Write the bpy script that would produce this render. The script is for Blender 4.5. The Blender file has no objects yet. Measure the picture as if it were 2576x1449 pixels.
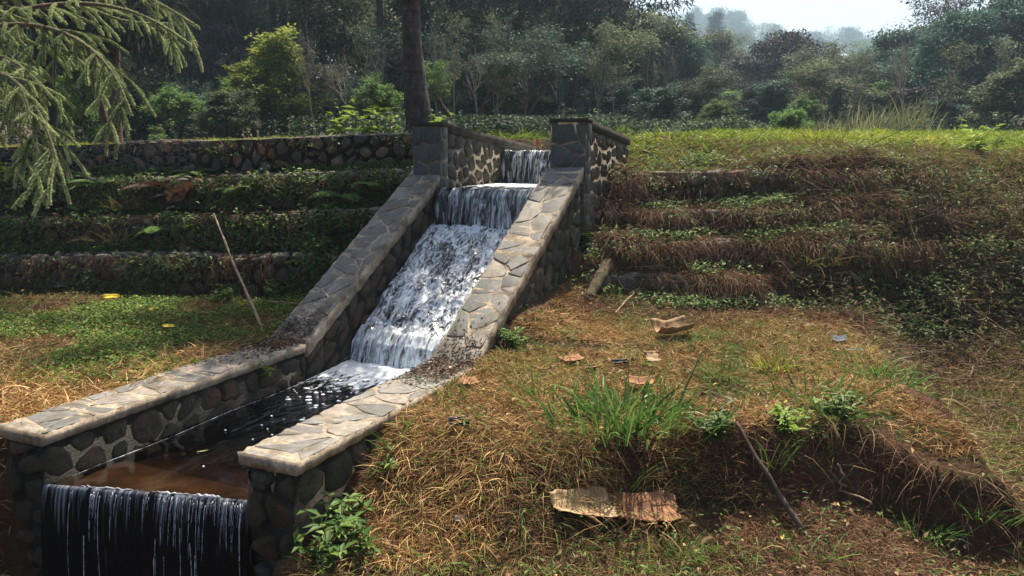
import bpy, math, random
import numpy as np
from mathutils import Vector

R = math.radians
SC = bpy.context.scene
COL = SC.collection
rng = np.random.default_rng(11)
random.seed(5)

# ------------------------------------------------------------------ camera, sky, sun, exposure
EYE = 1.8
PITCH = R(10.0)
FPX = 1983.0                       # focal length in pixels of a 2576 px wide frame
cam_data = bpy.data.cameras.new('camera')
cam = bpy.data.objects.new('camera', cam_data)
COL.objects.link(cam)
cam.location = (0, 0, EYE)
cam.rotation_euler = (R(90) - PITCH, 0, 0)
cam_data.sensor_width = 36
cam_data.lens = 36 * FPX / 2576
cam_data.clip_start = 0.05
cam_data.clip_end = 3000
SC.camera = cam

SUN_EL, SUN_AZ = R(60), R(18)
world = bpy.data.worlds.new('World')
SC.world = world
world.use_nodes = True
wn = world.node_tree
bg = wn.nodes['Background']
sky = wn.nodes.new('ShaderNodeTexSky')
sky.sky_type = 'NISHITA'
sky.sun_disc = False
sky.sun_elevation = SUN_EL
sky.sun_rotation = SUN_AZ
sky.air_density = 1.0
sky.dust_density = 4.0
wn.links.new(sky.outputs[0], bg.inputs[0])
bg.inputs[1].default_value = 0.075
sun_d = bpy.data.lights.new('sun', 'SUN')
sun_d.energy = 5.0
sun_d.angle = R(0.6)
sun_d.color = (1.0, 0.90, 0.74)
sun = bpy.data.objects.new('sun', sun_d)
COL.objects.link(sun)
sdir = Vector((math.sin(SUN_AZ) * math.cos(SUN_EL), math.cos(SUN_AZ) * math.cos(SUN_EL), math.sin(SUN_EL)))
sun.rotation_euler = (-sdir).to_track_quat('-Z', 'Y').to_euler()
SC.view_settings.view_transform = 'Standard'
SC.view_settings.look = 'None'
SC.view_settings.exposure = 1.15
SC.view_settings.gamma = 1.0
SC.cycles.use_denoising = True
SC.cycles.max_bounces = 8
SC.cycles.transparent_max_bounces = 12

# ------------------------------------------------------------------ small numeric helpers
AZ = R(24.2)                                            # the channel runs off to the right
D = np.array([math.sin(AZ), math.cos(AZ)])
N = np.array([math.cos(AZ), -math.sin(AZ)])


def ch(s, t, z):
    return np.array([s * D[0] + t * N[0], s * D[1] + t * N[1], z])


def sm(x):
    x = np.clip(x, 0, 1)
    return x * x * (3 - 2 * x)


def vnoise(x, y, seed=0):
    xi = np.floor(x).astype(np.int64)
    yi = np.floor(y).astype(np.int64)
    fx, fy = x - xi, y - yi
    fx, fy = fx * fx * (3 - 2 * fx), fy * fy * (3 - 2 * fy)

    def h(a, b):
        v = (a * 374761393 + b * 668265263 + seed * 1442695041) & 0x7fffffff
        v = ((v ^ (v >> 13)) * 1274126177) & 0x7fffffff
        return ((v ^ (v >> 16)) & 0xffff) / 65535.0
    return (h(xi, yi) * (1 - fx) + h(xi + 1, yi) * fx) * (1 - fy) + (h(xi, yi + 1) * (1 - fx) + h(xi + 1, yi + 1) * fx) * fy


def fbm(x, y, seed=0, o=3):
    a, v, tot = 1.0, 0.0, 0.0
    for i in range(o):
        v = v + a * (vnoise(x * 2 ** i, y * 2 ** i, seed + i * 17) - 0.5)
        tot += a
        a *= 0.5
    return v / tot * 2


# ------------------------------------------------------------------ terrain
LT = [0.50, 1.00, 1.48, 1.96]                          # tops of the left gabion tiers
RT = [0.42, 0.77, 1.11, 1.56]                          # tops of the right tiers


def left_face(k, x):
    return 9.9 + 0.4 * k + 0.14 * (-3 - x)


def right_face(k, x):
    return 8.75 + 0.4 * k + 0.05 * (x - 1.5)


def rag(k, x):
    x = np.asarray(x, float)
    return .42 * fbm(x * .8, x * 0 + k * 3.7, 31) + .14 * fbm(x * 3.1, x * 0 + k, 33)


def bank_y(x):
    return np.interp(x, [-1, -.4, .1, .43, .9, 1.54, 2.1, 2.5, 2.9, 3.3], [5.45, 5.3, 5.1, 4.98, 5.1, 5.2, 5.28, 5.16, 4.92, 4.86]) \
        + 0.12 * fbm(np.asarray(x, float) * 1.7, np.asarray(x, float) * 0 + 3.1, 5)


def terrain(x, y, detail=True):
    x = np.asarray(x, float)
    y = np.asarray(y, float)
    s = x * D[0] + y * D[1]
    t = x * N[0] + y * N[1]
    n1 = fbm(x * .9, y * .9, 1)
    n2 = fbm(x * 4.5, y * 4.5, 2) if detail else 0
    wob = 0.05 * fbm(x * 2.2, y * 0 + 7, 3)
    # left of the channel
    zl = -0.06 + 0.05 * n1 + 0.02 * n2 - 0.5 * sm((4.8 - y) / 1.5)
    prev = 0.0
    for k, top in enumerate(LT):
        zl = zl + (top - prev) * sm((y - left_face(k, x) - wob - .12) / .10)
        prev = top
    zl = zl + np.clip((x + 3) * .03, -.35, .05) * sm((y - 9.8) / 1.2)
    zl = zl + 0.22 * sm((y - 13) / 6)
    # right of the channel
    zr = -0.08 + np.clip(y - 5, -1, 4) * 0.045 + 0.05 * n1 + 0.03 * n2
    prev = 0.1
    soft = np.interp(x, [2.0, 3.2, 4.6, 6.5], [.10, .14, .34, .8])
    for k, top in enumerate(RT):
        zr = zr + (top - prev) * (1 + .30 * fbm(x * 1.1, y * 0 + k * 2.1, 35)) * sm((y - right_face(k, x) - rag(k, x) + .06 * (k < 3) + soft * .35) / soft)
        prev = top
    zr = zr + .26 * np.exp(-np.clip(t + 2.93, 0, 5) / .30) * sm((s - 6.0) / .8) * (1 - sm((s - 8.3) / .6))
    kt = sm((y - 9.95) / np.interp(x, [.5, 3, 6], [1.5, 2.2, 3.0]))
    zr = zr * (1 - kt) + (1.96 + .05 * n1 + .08 * sm((y - 12) / 4)) * kt + 0.06 * n1 * sm((y - 9) / 2)
    dy = bank_y(x) - y
    w = np.interp(x, [-1, 0, .6, 3], [1.2, 1.0, .34, .22])
    drop = sm(dy / w)
    dx = x - (3.12 + .10 * fbm(y * 1.5, y * 0, 9)) - .30 * np.clip(y - 6.2, 0, 3)
    zr = zr - .22 * sm((x - 2.2) / .8) * (1 - sm((y - 4.9) / 1.0))
    drop2 = sm(dx / .42) * (1 - sm((y - 7.3) / 2.2))
    drop = np.maximum(drop, drop2)
    zr = zr - (0.46 + 0.05 * n1) * drop - 0.12 * np.clip(dy - w, 0, 4) - .05 * np.clip(x - 4, 0, 3) * (1 - sm((y - 7) / 3))
    zr = zr - 0.10 * sm((x - 3.2) / .8) * (1 - sm((y - 7) / 3))
    z = np.where(t < -4.03, zl, zr)
    # corridor of the channel and the stream below it
    c = sm((t + 5.02) / .12) * (1 - sm((t + np.where(s > 10.3, 3.5, 3.12)) / .12))
    c = c * (1 - sm((s - 15) / 3.5))
    z = np.where(s < 19, z * (1 - c) + np.minimum(z, np.interp(s, [0, 3, 3.4, 6, 8.6, 14], [-2.2, -2.1, -1.3, -1.3, -.4, .6])) * c, z)
    front = (1 - sm((s - 2.9) / .4))
    c2 = sm((t + 5.9) / .7) * (1 - sm((t + 2.75) / .55)) * front
    z = z * (1 - c2) + np.minimum(z, -2.1) * c2
    # the wood behind and the far ridge
    hill = np.interp(y, [70, 130, 185, 300, 400, 460], [0, 6, 14, 31, 46, 48]) * (0.80 + 0.32 * fbm(x * .010 + 3, y * .003, 8, 2))
    z = z + hill + .35 * fbm(x * .15, y * .15, 12, 2) * sm((y - 16) / 10)
    z = np.where(y > 460, z - .12 * (y - 460), z)
    return z


def ray(px, py):
    X, U = px - 1288.0, 724.5 - py
    return np.array([X, FPX * math.cos(PITCH) + U * math.sin(PITCH), U * math.cos(PITCH) - FPX * math.sin(PITCH)]) / FPX


def hit(px, py, far=60):
    """Where the line of sight through a photo point meets the ground."""
    r = ray(px, py)
    k = np.concatenate([np.arange(2.5, 16, .01), np.arange(16, far, .05)])
    P = r[None] * k[:, None]
    z = terrain(P[:, 0], P[:, 1])
    b = np.nonzero(P[:, 2] + EYE <= z)[0]
    i = b[0] if len(b) else len(k) - 1
    s, t = P[i, 0] * D[0] + P[i, 1] * D[1], P[i, 0] * N[0] + P[i, 1] * N[1]
    if t < -5 and 9.6 < P[i, 1] < 12.2:
        i = max(0, i - 27)                          # stand clear of the gabion face
        return np.array([P[i, 0], P[i, 1], P[i, 2] + EYE])
    return np.array([P[i, 0], P[i, 1], z[i]])


def at(px, py, Y):
    r = ray(px, py)
    return r * (Y / r[1]) + np.array([0, 0, EYE])


# ------------------------------------------------------------------ mesh helpers
def mesh(name, V, faces, mat, rnd=None, uv=None, smooth=False):
    """faces: list of integer arrays (n, k), k corners each."""
    me = bpy.data.meshes.new(name)
    V = np.ascontiguousarray(V, dtype=np.float32)
    me.vertices.add(len(V))
    me.vertices.foreach_set('co', V.ravel())
    li, ls, off = [], [], 0
    for f in faces:
        f = np.asarray(f, dtype=np.int32)
        if f.size == 0:
            continue
        n, k = f.shape
        li.append(f.ravel())
        ls.append(off + np.arange(n, dtype=np.int32) * k)
        off += n * k
    li = np.concatenate(li)
    ls = np.concatenate(ls)
    me.loops.add(len(li))
    me.loops.foreach_set('vertex_index', li)
    me.polygons.add(len(ls))
    me.polygons.foreach_set('loop_start', ls)
    if smooth:
        me.polygons.foreach_set('use_smooth', np.ones(len(ls), dtype=bool))
    me.update(calc_edges=True)
    if rnd is not None:
        a = me.attributes.new('rnd', 'FLOAT', 'POINT')
        a.data.foreach_set('value', np.ascontiguousarray(rnd, dtype=np.float32))
    if uv is not None:
        a = me.attributes.new('flow', 'FLOAT_VECTOR', 'POINT')
        a.data.foreach_set('vector', np.ascontiguousarray(uv, dtype=np.float32).ravel())
    if mat is not None:
        me.materials.append(mat)
    return me


def link(name, me, parent=None, label=None, cat=None, group=None, kind=None, loc=None):
    o = bpy.data.objects.new(name, me)
    COL.objects.link(o)
    if parent is not None:
        o.parent = parent
    if loc is not None:
        o.location = tuple(loc)
    if label:
        o['label'] = label
    if cat:
        o['category'] = cat
    if group:
        o['group'] = group
    if kind:
        o['kind'] = kind
    return o


def copy_tree(o, parent=None):
    c = o.copy()
    COL.objects.link(c)
    c.parent = parent
    for k in o.children:
        copy_tree(k, c)
    return c


class Geo:
    """Collects pieces that become one mesh."""

    def __init__(self):
        self.V, self.F, self.A, self.n = [], {}, [], 0

    def add(self, V, faces, rnd=0.5):
        V = np.asarray(V, float).reshape(-1, 3)
        self.V.append(V)
        for f in faces:
            f = np.asarray(f, dtype=np.int64)
            if f.size:
                self.F.setdefault(f.shape[1], []).append(f + self.n)
        self.A.append(np.broadcast_to(np.asarray(rnd, float), (len(V),)))
        self.n += len(V)

    def polys(self, V, lists, rnd=0.5):
        by = {}
        for p in lists:
            by.setdefault(len(p), []).append(p)
        self.add(V, [np.array(v) for v in by.values()], rnd)

    def mesh(self, name, mat, smooth=False):
        return mesh(name, np.concatenate(self.V), [np.concatenate(v) for v in self.F.values()], mat, np.concatenate(self.A), None, smooth)


def tube(geo, pts, rad, k=6, rnd=.5, cap=True):
    pts = np.asarray(pts, float)
    rad = np.broadcast_to(np.asarray(rad, float), (len(pts),))
    tan = np.gradient(pts, axis=0)
    tan /= np.linalg.norm(tan, axis=1)[:, None] + 1e-9
    ref = np.array([0.31, 0.17, 0.93]) if abs(tan[0] @ np.array([0.31, 0.17, 0.93])) < .9 else np.array([1.0, .1, 0])
    a = np.cross(tan, ref)
    a /= np.linalg.norm(a, axis=1)[:, None] + 1e-9
    b = np.cross(tan, a)
    th = np.arange(k) * 2 * math.pi / k
    V = pts[:, None] + rad[:, None, None] * (np.cos(th)[None, :, None] * a[:, None] + np.sin(th)[None, :, None] * b[:, None])
    n = len(pts)
    i, j = np.meshgrid(np.arange(n - 1), np.arange(k), indexing='ij')
    q = np.stack([i * k + j, i * k + (j + 1) % k, (i + 1) * k + (j + 1) % k, (i + 1) * k + j], -1).reshape(-1, 4)
    fs = [q]
    if cap:
        fs.append(np.array([np.arange(k)[::-1], np.arange(k) + (n - 1) * k]))
    geo.add(V.reshape(-1, 3), fs, rnd)


def unit(v):
    return v / (np.linalg.norm(v, axis=-1, keepdims=True) + 1e-9)


def blades(base, dirs, length, width, droop, rnd, r, curl=.25):
    """Curved tapering strips, seven vertices each."""
    n = len(base)
    side = np.cross(dirs, unit(r.normal(size=(n, 3))))
    side = unit(side)
    f = np.array([0, .38, .72, 1.0])
    w = np.array([.8, 1.0, .6, 0.0])
    bend = unit(r.normal(size=(n, 3))) * curl * r.random((n, 1)) * 1.4
    P = base[:, None] + dirs[:, None] * (length[:, None] * f)[..., None] + bend[:, None] * (length[:, None] * f ** 2)[..., None]
    P[..., 2] -= (droop * length)[:, None] * f ** 2
    S = side[:, None] * (width[:, None] * w * .5)[..., None]
    V = np.stack([P[:, 0] - S[:, 0], P[:, 0] + S[:, 0], P[:, 1] - S[:, 1], P[:, 1] + S[:, 1], P[:, 2] - S[:, 2], P[:, 2] + S[:, 2], P[:, 3]], 1).reshape(-1, 3)
    o = (np.arange(n) * 7)[:, None]
    q = np.concatenate([o + np.array([0, 1, 3, 2]), o + np.array([2, 3, 5, 4])])
    tr = o + np.array([4, 5, 6])
    return V, [q, tr], np.repeat(rnd, 7)


def leaves(c, d, nrm, length, width, rnd, fold=.12):
    """Folded pointed leaves; c = leaf base, d = direction."""
    side = unit(np.cross(d, nrm))
    up = unit(np.cross(side, d))
    L, W = length[:, None], width[:, None]
    b = c
    m1 = c + d * L * .45 + side * W * .5 + up * L * fold
    m2 = c + d * L * .45 - side * W * .5 + up * L * fold
    tp = c + d * L - up * L * fold * .6
    V = np.stack([b, m1, tp, m2], 1).reshape(-1, 3)
    o = (np.arange(len(c)) * 4)[:, None]
    return V, [o + np.array([0, 1, 2]), o + np.array([0, 2, 3])], np.repeat(rnd, 4)


# ------------------------------------------------------------------ materials
def nodes_of(name):
    m = bpy.data.materials.new(name)
    m.use_nodes = True
    nt = m.node_tree
    return m, nt, nt.nodes['Principled BSDF'], nt.nodes['Material Output']


def ramp(nt, stops, fac):
    r = nt.nodes.new('ShaderNodeValToRGB')
    e = r.color_ramp.elements
    while len(e) < len(stops):
        e.new(.5)
    for el, (p, c) in zip(e, stops):
        el.position = p
        el.color = (*c, 1)
    nt.links.new(fac, r.inputs[0])
    return r.outputs[0]


def noise_node(nt, scale, detail=4, vec=None, rough=.55, dist=0.0):
    t = nt.nodes.new('ShaderNodeTexNoise')
    t.inputs['Scale'].default_value = scale
    t.inputs['Detail'].default_value = detail
    t.inputs['Roughness'].default_value = rough
    t.inputs['Distortion'].default_value = dist
    if vec is not None:
        nt.links.new(vec, t.inputs['Vector'])
    return t.outputs['Fac']


def mixc(nt, fac, a, b, mode='MIX'):
    m = nt.nodes.new('ShaderNodeMix')
    m.data_type = 'RGBA'
    m.blend_type = mode
    if isinstance(fac, float):
        m.inputs[0].default_value = fac
    else:
        nt.links.new(fac, m.inputs[0])
    for v, i in ((a, 6), (b, 7)):
        if isinstance(v, tuple):
            m.inputs[i].default_value = (*v, 1)
        else:
            nt.links.new(v, m.inputs[i])
    return m.outputs[2]


def math_node(nt, op, a, b=0.0):
    m = nt.nodes.new('ShaderNodeMath')
    m.operation = op
    for v, i in ((a, 0), (b, 1)):
        if isinstance(v, (int, float)):
            m.inputs[i].default_value = v
        else:
            nt.links.new(v, m.inputs[i])
    return m.outputs[0]


def attr(nt, name, out='Fac'):
    a = nt.nodes.new('ShaderNodeAttribute')
    a.attribute_name = name
    return a.outputs[out]


def coords(nt, kind='Object'):
    return nt.nodes.new('ShaderNodeTexCoord').outputs[kind]


def bump(nt, height, strength, dist, bsdf):
    b = nt.nodes.new('ShaderNodeBump')
    b.inputs['Strength'].default_value = strength
    b.inputs['Distance'].default_value = dist
    nt.links.new(height, b.inputs['Height'])
    nt.links.new(b.outputs[0], bsdf.inputs['Normal'])
    return b


def leaf_mat(name, stops, translucent=.35, rough=.65, vary=.25):
    """Thin plant matter: colour runs along the per-leaf random value, light passes through."""
    m, nt, p, out = nodes_of(name)
    c = ramp(nt, stops, attr(nt, 'rnd'))
    oi = nt.nodes.new('ShaderNodeObjectInfo')
    hs = nt.nodes.new('ShaderNodeHueSaturation')
    v = nt.nodes.new('ShaderNodeMapRange')
    v.inputs[3].default_value = 1 - vary
    v.inputs[4].default_value = 1 + vary
    nt.links.new(oi.outputs['Random'], v.inputs[0])
    nt.links.new(v.outputs[0], hs.inputs['Value'])
    nt.links.new(c, hs.inputs['Color'])
    c = hs.outputs[0]
    nt.links.new(c, p.inputs['Base Color'])
    p.inputs['Roughness'].default_value = rough
    p.inputs['Specular IOR Level'].default_value = .15
    if translucent:
        tl = nt.nodes.new('ShaderNodeBsdfTranslucent')
        nt.links.new(c, tl.inputs['Color'])
        mx = nt.nodes.new('ShaderNodeMixShader')
        mx.inputs[0].default_value = translucent
        nt.links.new(p.outputs[0], mx.inputs[1])
        nt.links.new(tl.outputs[0], mx.inputs[2])
        nt.links.new(mx.outputs[0], out.inputs['Surface'])
    return m


def stone_mat(name, stops, rough=.75, moss=0.0, bumpd=.012, spec=.3, mosscol=(.05, .07, .02)):
    m, nt, p, out = nodes_of(name)
    co = coords(nt)
    c = ramp(nt, stops, attr(nt, 'rnd'))
    n = noise_node(nt, 26, 6, co, .65)
    c = mixc(nt, .75, c, ramp(nt, [(.3, (.45, .45, .46)), (.7, (1.35, 1.3, 1.22))], n), 'MULTIPLY')
    if moss:
        k = ramp(nt, [(.52 - moss * .2, (0, 0, 0)), (.66, (1, 1, 1))], noise_node(nt, 5, 5, co, .7))
        c = mixc(nt, k, c, mosscol)
    nt.links.new(c, p.inputs['Base Color'])
    p.inputs['Roughness'].default_value = rough
    p.inputs['Specular IOR Level'].default_value = spec
    bump(nt, noise_node(nt, 40, 8, co, .7), .8, bumpd, p)
    return m


M = {}
M['flag'] = stone_mat('flagstone', [(0, (.11, .108, .105)), (.45, (.165, .16, .152)), (.8, (.21, .20, .185)), (1, (.26, .225, .19))], .62, .15, .004, .35, (.10, .085, .06))
M['mortar'] = stone_mat('mortar', [(0, (0.413, 0.338, 0.250)), (1, (0.550, 0.463, 0.362))], .9, .6, .01, .2, (0.125, 0.094, 0.062))
M['cement'] = stone_mat('weathered_cement', [(0, (0.044, 0.038, 0.030)), (1, (0.064, 0.055, 0.045))], .9, .55, .012, .2, (0.015, 0.011, 0.007))
M['rubble'] = stone_mat('rubble_stone', [(0, (0.056, 0.050, 0.045)), (.4, (0.094, 0.081, 0.069)), (.75, (0.125, 0.100, 0.077)), (1, (0.125, 0.069, 0.044))], .85, .75, .05, .3, (0.037, 0.044, 0.018))
M['rubble_wet'] = stone_mat('wet_rubble_stone', [(0, (0.045, 0.034, 0.023)), (.5, (0.090, 0.056, 0.034)), (1, (0.128, 0.059, 0.034))], .55, .7, .05, .5, (0.030, 0.031, 0.010))
M['brownstone'] = stone_mat('brown_grey_stone', [(0, (.075, .066, .056)), (.5, (.12, .105, .09)), (1, (.16, .125, .095))], .85, .5, .03, .25, (.05, .045, .025))
M['redstone'] = stone_mat('red_brown_stone', [(0, (.10, .055, .04)), (1, (.14, .08, .06))], .9, .5, .04)
M['darkstone'] = stone_mat('dark_blue_stone', [(0, (0.054, 0.060, 0.070)), (1, (0.102, 0.106, 0.114))], .6, .05, .008, .4)
M['wetcement'] = stone_mat('wet_dark_cement', [(0, (0.011, 0.009, 0.007)), (1, (0.020, 0.016, 0.012))], .6, .7, .03, .4, (0.007, 0.008, 0.002))
M['palemortar'] = stone_mat('pale_mortar', [(0, (0.216, 0.188, 0.144)), (1, (0.272, 0.240, 0.192))], .9, .3, .012, .2, (0.072, 0.064, 0.040))
M['gabion'] = stone_mat('gabion_stone', [(0, (0.068, 0.062, 0.062)), (.45, (0.146, 0.130, 0.124)), (.7, (0.214, 0.191, 0.169)), (.85, (0.293, 0.146, 0.090)), (1, (0.360, 0.304, 0.225))], .85, .45, .02, .25, (0.068, 0.068, 0.045))
M['gabion_top'] = stone_mat('bare_gabion_stone', [(0, (.07, .066, .066)), (.45, (.14, .125, .115)), (.7, (.20, .175, .155)), (.85, (.26, .13, .08)), (1, (.32, .26, .19))], .85, .3, .02, .25, (.05, .05, .03))
M['dirtwall'] = stone_mat('dark_fill', [(0, (.018, .014, .012)), (1, (.03, .022, .017))], .95, .4, .03, .1, (.02, .02, .01))
M['bark'] = stone_mat('dark_bark', [(0, (0.027, 0.022, 0.021)), (1, (0.056, 0.043, 0.037))], .9, .35, .03, .2, (0.062, 0.056, 0.048))
def bark_mat():
    m, nt, p, out = nodes_of('fissured_bark')
    mp = nt.nodes.new('ShaderNodeMapping')
    mp.inputs['Scale'].default_value = (9, 9, 3.2)
    nt.links.new(coords(nt), mp.inputs[0])
    n = noise_node(nt, 2.2, 8, mp.outputs[0], .7, .6)
    mp2 = nt.nodes.new('ShaderNodeMapping')
    mp2.inputs['Scale'].default_value = (1.5, 1.5, 16)
    nt.links.new(coords(nt), mp2.inputs[0])
    n2 = noise_node(nt, 1.0, 4, mp2.outputs[0], .6, .3)
    v = math_node(nt, 'ADD', math_node(nt, 'MULTIPLY', n, .65), math_node(nt, 'MULTIPLY', n2, .35))
    c = ramp(nt, [(.36, (.014, .011, .011)), (.5, (.05, .038, .036)), (.60, (.10, .082, .078)), (.68, (.20, .19, .18))], v)
    nt.links.new(c, p.inputs['Base Color'])
    p.inputs['Roughness'].default_value = .9
    bump(nt, v, 1.0, .05, p)
    return m


M['bigbark'] = bark_mat()
M['redbark'] = stone_mat('reddish_bark', [(0, (0.155, 0.092, 0.079)), (1, (0.243, 0.144, 0.121))], .9, .3, .03, .2, (0.111, 0.099, 0.088))
M['paletrunk'] = stone_mat('pale_bark', [(0, (0.288, 0.270, 0.234)), (1, (0.486, 0.450, 0.396))], .85, .3, .02, .2, (0.144, 0.135, 0.108))
M['stick'] = stone_mat('dry_stick', [(0, (.25, .17, .115)), (1, (.40, .29, .20))], .7, .25, .004, .3, (.14, .09, .06))
M['darkstick'] = stone_mat('weathered_stick', [(0, (.11, .08, .06)), (1, (.20, .15, .11))], .8, .3, .006, .2, (.05, .04, .03))
M['log'] = stone_mat('rotten_log', [(0, (.10, .075, .05)), (1, (.15, .11, .075))], .9, .5, .02, .2, (.06, .055, .025))
M['wire'] = stone_mat('galvanised_wire', [(0, (0.256, 0.272, 0.288)), (1, (0.384, 0.400, 0.432))], .5, .3, .001, .5, (0.160, 0.112, 0.080))


def ground_mat():
    m, nt, p, out = nodes_of('soil')
    co = coords(nt)
    c = ramp(nt, [(.3, (.035, .016, .010)), (.5, (.085, .038, .023)), (.68, (.15, .074, .042))], noise_node(nt, 2.4, 8, co, .68))
    g = ramp(nt, [(.45, (0, 0, 0)), (.62, (1, 1, 1))], noise_node(nt, .9, 5, co, .6))
    c = mixc(nt, math_node(nt, 'MULTIPLY', g, .55), c, (.035, .04, .014))
    nt.links.new(c, p.inputs['Base Color'])
    p.inputs['Roughness'].default_value = .95
    p.inputs['Specular IOR Level'].default_value = .15
    bump(nt, noise_node(nt, 18, 9, co, .7), 1.0, .05, p)
    return m


M['ground'] = ground_mat()


def pool_mat():
    """Clear brownish water over a bed: transparent with a rippled mirror on top; foam near the foot of the cascade."""
    m, nt, p, out = nodes_of('water')
    uv = attr(nt, 'flow', 'Vector')
    sep = nt.nodes.new('ShaderNodeSeparateXYZ')
    nt.links.new(uv, sep.inputs[0])
    s = sep.outputs[0]
    tr = nt.nodes.new('ShaderNodeBsdfTransparent')
    nt.links.new(ramp(nt, [(.05, (.70, .60, .47)), (.34, (.26, .19, .13)), (.6, (.06, .06, .055))], math_node(nt, 'MULTIPLY', math_node(nt, 'SUBTRACT', s, 3.2), .4)), tr.inputs[0])  # tint darkens upstream: light lost in deeper water, put into the colour
    gl = nt.nodes.new('ShaderNodeBsdfGlossy')
    gl.inputs['Roughness'].default_value = .06
    gl.inputs[0].default_value = (.85, .88, .95, 1)
    lw = nt.nodes.new('ShaderNodeFresnel')
    lw.inputs[0].default_value = 1.33
    mp = nt.nodes.new('ShaderNodeMapping')
    mp.inputs['Scale'].default_value = (1, 2.2, 1)
    nt.links.new(uv, mp.inputs[0])
    b = nt.nodes.new('ShaderNodeBump')
    amt = ramp(nt, [(0, (.03, .03, .03)), (.3, (.10, .10, .10)), (.55, (.5, .5, .5)), (.8, (1, 1, 1))], math_node(nt, 'MULTIPLY', math_node(nt, 'SUBTRACT', s, 3.2), .3))
    nt.links.new(math_node(nt, 'MULTIPLY', noise_node(nt, 7, 4, mp.outputs[0], .55, .6), amt), b.inputs['Height'])
    b.inputs['Strength'].default_value = .55
    b.inputs['Distance'].default_value = .08
    for x in (gl, lw):
        nt.links.new(b.outputs[0], x.inputs['Normal'])
    mx = nt.nodes.new('ShaderNodeMixShader')
    nt.links.new(lw.outputs[0], mx.inputs[0])
    nt.links.new(tr.outputs[0], mx.inputs[1])
    nt.links.new(gl.outputs[0], mx.inputs[2])
    # foam
    n = noise_node(nt, 9, 7, mp.outputs[0], .66, .5)
    grad = nt.nodes.new('ShaderNodeMapRange')
    grad.inputs[1].default_value, grad.inputs[2].default_value = 5.0, 6.35
    grad.inputs[3].default_value, grad.inputs[4].default_value = -.27, .30
    nt.links.new(s, grad.inputs[0])
    f = ramp(nt, [(.54, (0, 0, 0)), (.64, (1, 1, 1))], math_node(nt, 'ADD', n, grad.outputs[0]))
    p.inputs['Base Color'].default_value = (.80, .84, .86, 1)
    p.inputs['Roughness'].default_value = .5
    m2 = nt.nodes.new('ShaderNodeMixShader')
    nt.links.new(f, m2.inputs[0])
    nt.links.new(mx.outputs[0], m2.inputs[1])
    nt.links.new(p.outputs[0], m2.inputs[2])
    nt.links.new(m2.outputs[0], out.inputs['Surface'])
    return m


def fall_mat(name, scale_along, scale_across, lo, hi, dark=(.012, .013, .016), white=(.80, .85, .90), detail=6, dist=.6, top=None):
    """Tumbling water: white foam over dark wet water; the flow attribute runs along (x) and across (y)."""
    m, nt, p, out = nodes_of(name)
    uv = attr(nt, 'flow', 'Vector')
    mp = nt.nodes.new('ShaderNodeMapping')
    mp.inputs['Scale'].default_value = (scale_along, scale_across, 1)
    nt.links.new(uv, mp.inputs[0])
    n = noise_node(nt, 1.0, detail, mp.outputs[0], .68, dist)
    n2 = noise_node(nt, .27, 2, mp.outputs[0], .5)
    v = math_node(nt, 'ADD', n, math_node(nt, 'MULTIPLY', math_node(nt, 'SUBTRACT', n2, .5), .45))
    if top is not None:
        sep = nt.nodes.new('ShaderNodeSeparateXYZ')
        nt.links.new(uv, sep.inputs[0])
        g = ramp(nt, top, sep.outputs[2])
        v = math_node(nt, 'ADD', v, math_node(nt, 'SUBTRACT', g, .5))
    f = ramp(nt, [(lo, (0, 0, 0)), (hi, (1, 1, 1))], v)
    nt.links.new(mixc(nt, f, dark, white), p.inputs['Base Color'])
    nt.links.new(ramp(nt, [(0, (.08, .08, .08)), (1, (.5, .5, .5))], f), p.inputs['Roughness'])
    bump(nt, v, .4, .02, p)
    return m


M['pool'] = pool_mat()
M['cascade'] = fall_mat('foaming_water', 8, 17, .40, .60, detail=6, dist=1.5)
M['fallwater'] = fall_mat('falling_water', 2.6, 19, .48, .74, dist=1.2)
M['fallwhite'] = fall_mat('white_falling_water', 3.5, 18, .38, .62, dist=1.2)
M['falldark'] = fall_mat('dark_falling_water', 1.2, 34, .60, .95, (.007, .007, .008), (.42, .45, .52), top=[(0, (.72, .72, .72)), (.06, (.60, .60, .60)), (.25, (.44, .44, .44)), (1, (.40, .40, .40))])
M['falldark'].node_tree.nodes['Principled BSDF'].inputs['Specular IOR Level'].default_value = .12


def plain(name, col, rough=.6, spec=.3, n=0.0, scale=20):
    m, nt, p, out = nodes_of(name)
    if n:
        c = mixc(nt, 1.0, col, ramp(nt, [(.3, (1 - n, 1 - n, 1 - n)), (.7, (1 + n, 1 + n, 1 + n))], noise_node(nt, scale, 5, coords(nt), .65)), 'MULTIPLY')
        nt.links.new(c, p.inputs['Base Color'])
    else:
        p.inputs['Base Color'].default_value = (*col, 1)
    p.inputs['Roughness'].default_value = rough
    p.inputs['Specular IOR Level'].default_value = spec
    return m


def thread_mat():
    m, nt, p, out = nodes_of('thin_water')
    p.inputs['Base Color'].default_value = (.7, .74, .8, 1)
    p.inputs['Roughness'].default_value = .25
    t = nt.nodes.new('ShaderNodeBsdfTransparent')
    mx = nt.nodes.new('ShaderNodeMixShader')
    nt.links.new(ramp(nt, [(.35, (.15, .15, .15)), (.65, (.85, .85, .85))], noise_node(nt, 22, 3, coords(nt))), mx.inputs[0])
    nt.links.new(t.outputs[0], mx.inputs[1])
    nt.links.new(p.outputs[0], mx.inputs[2])
    nt.links.new(mx.outputs[0], out.inputs['Surface'])
    return m


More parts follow.
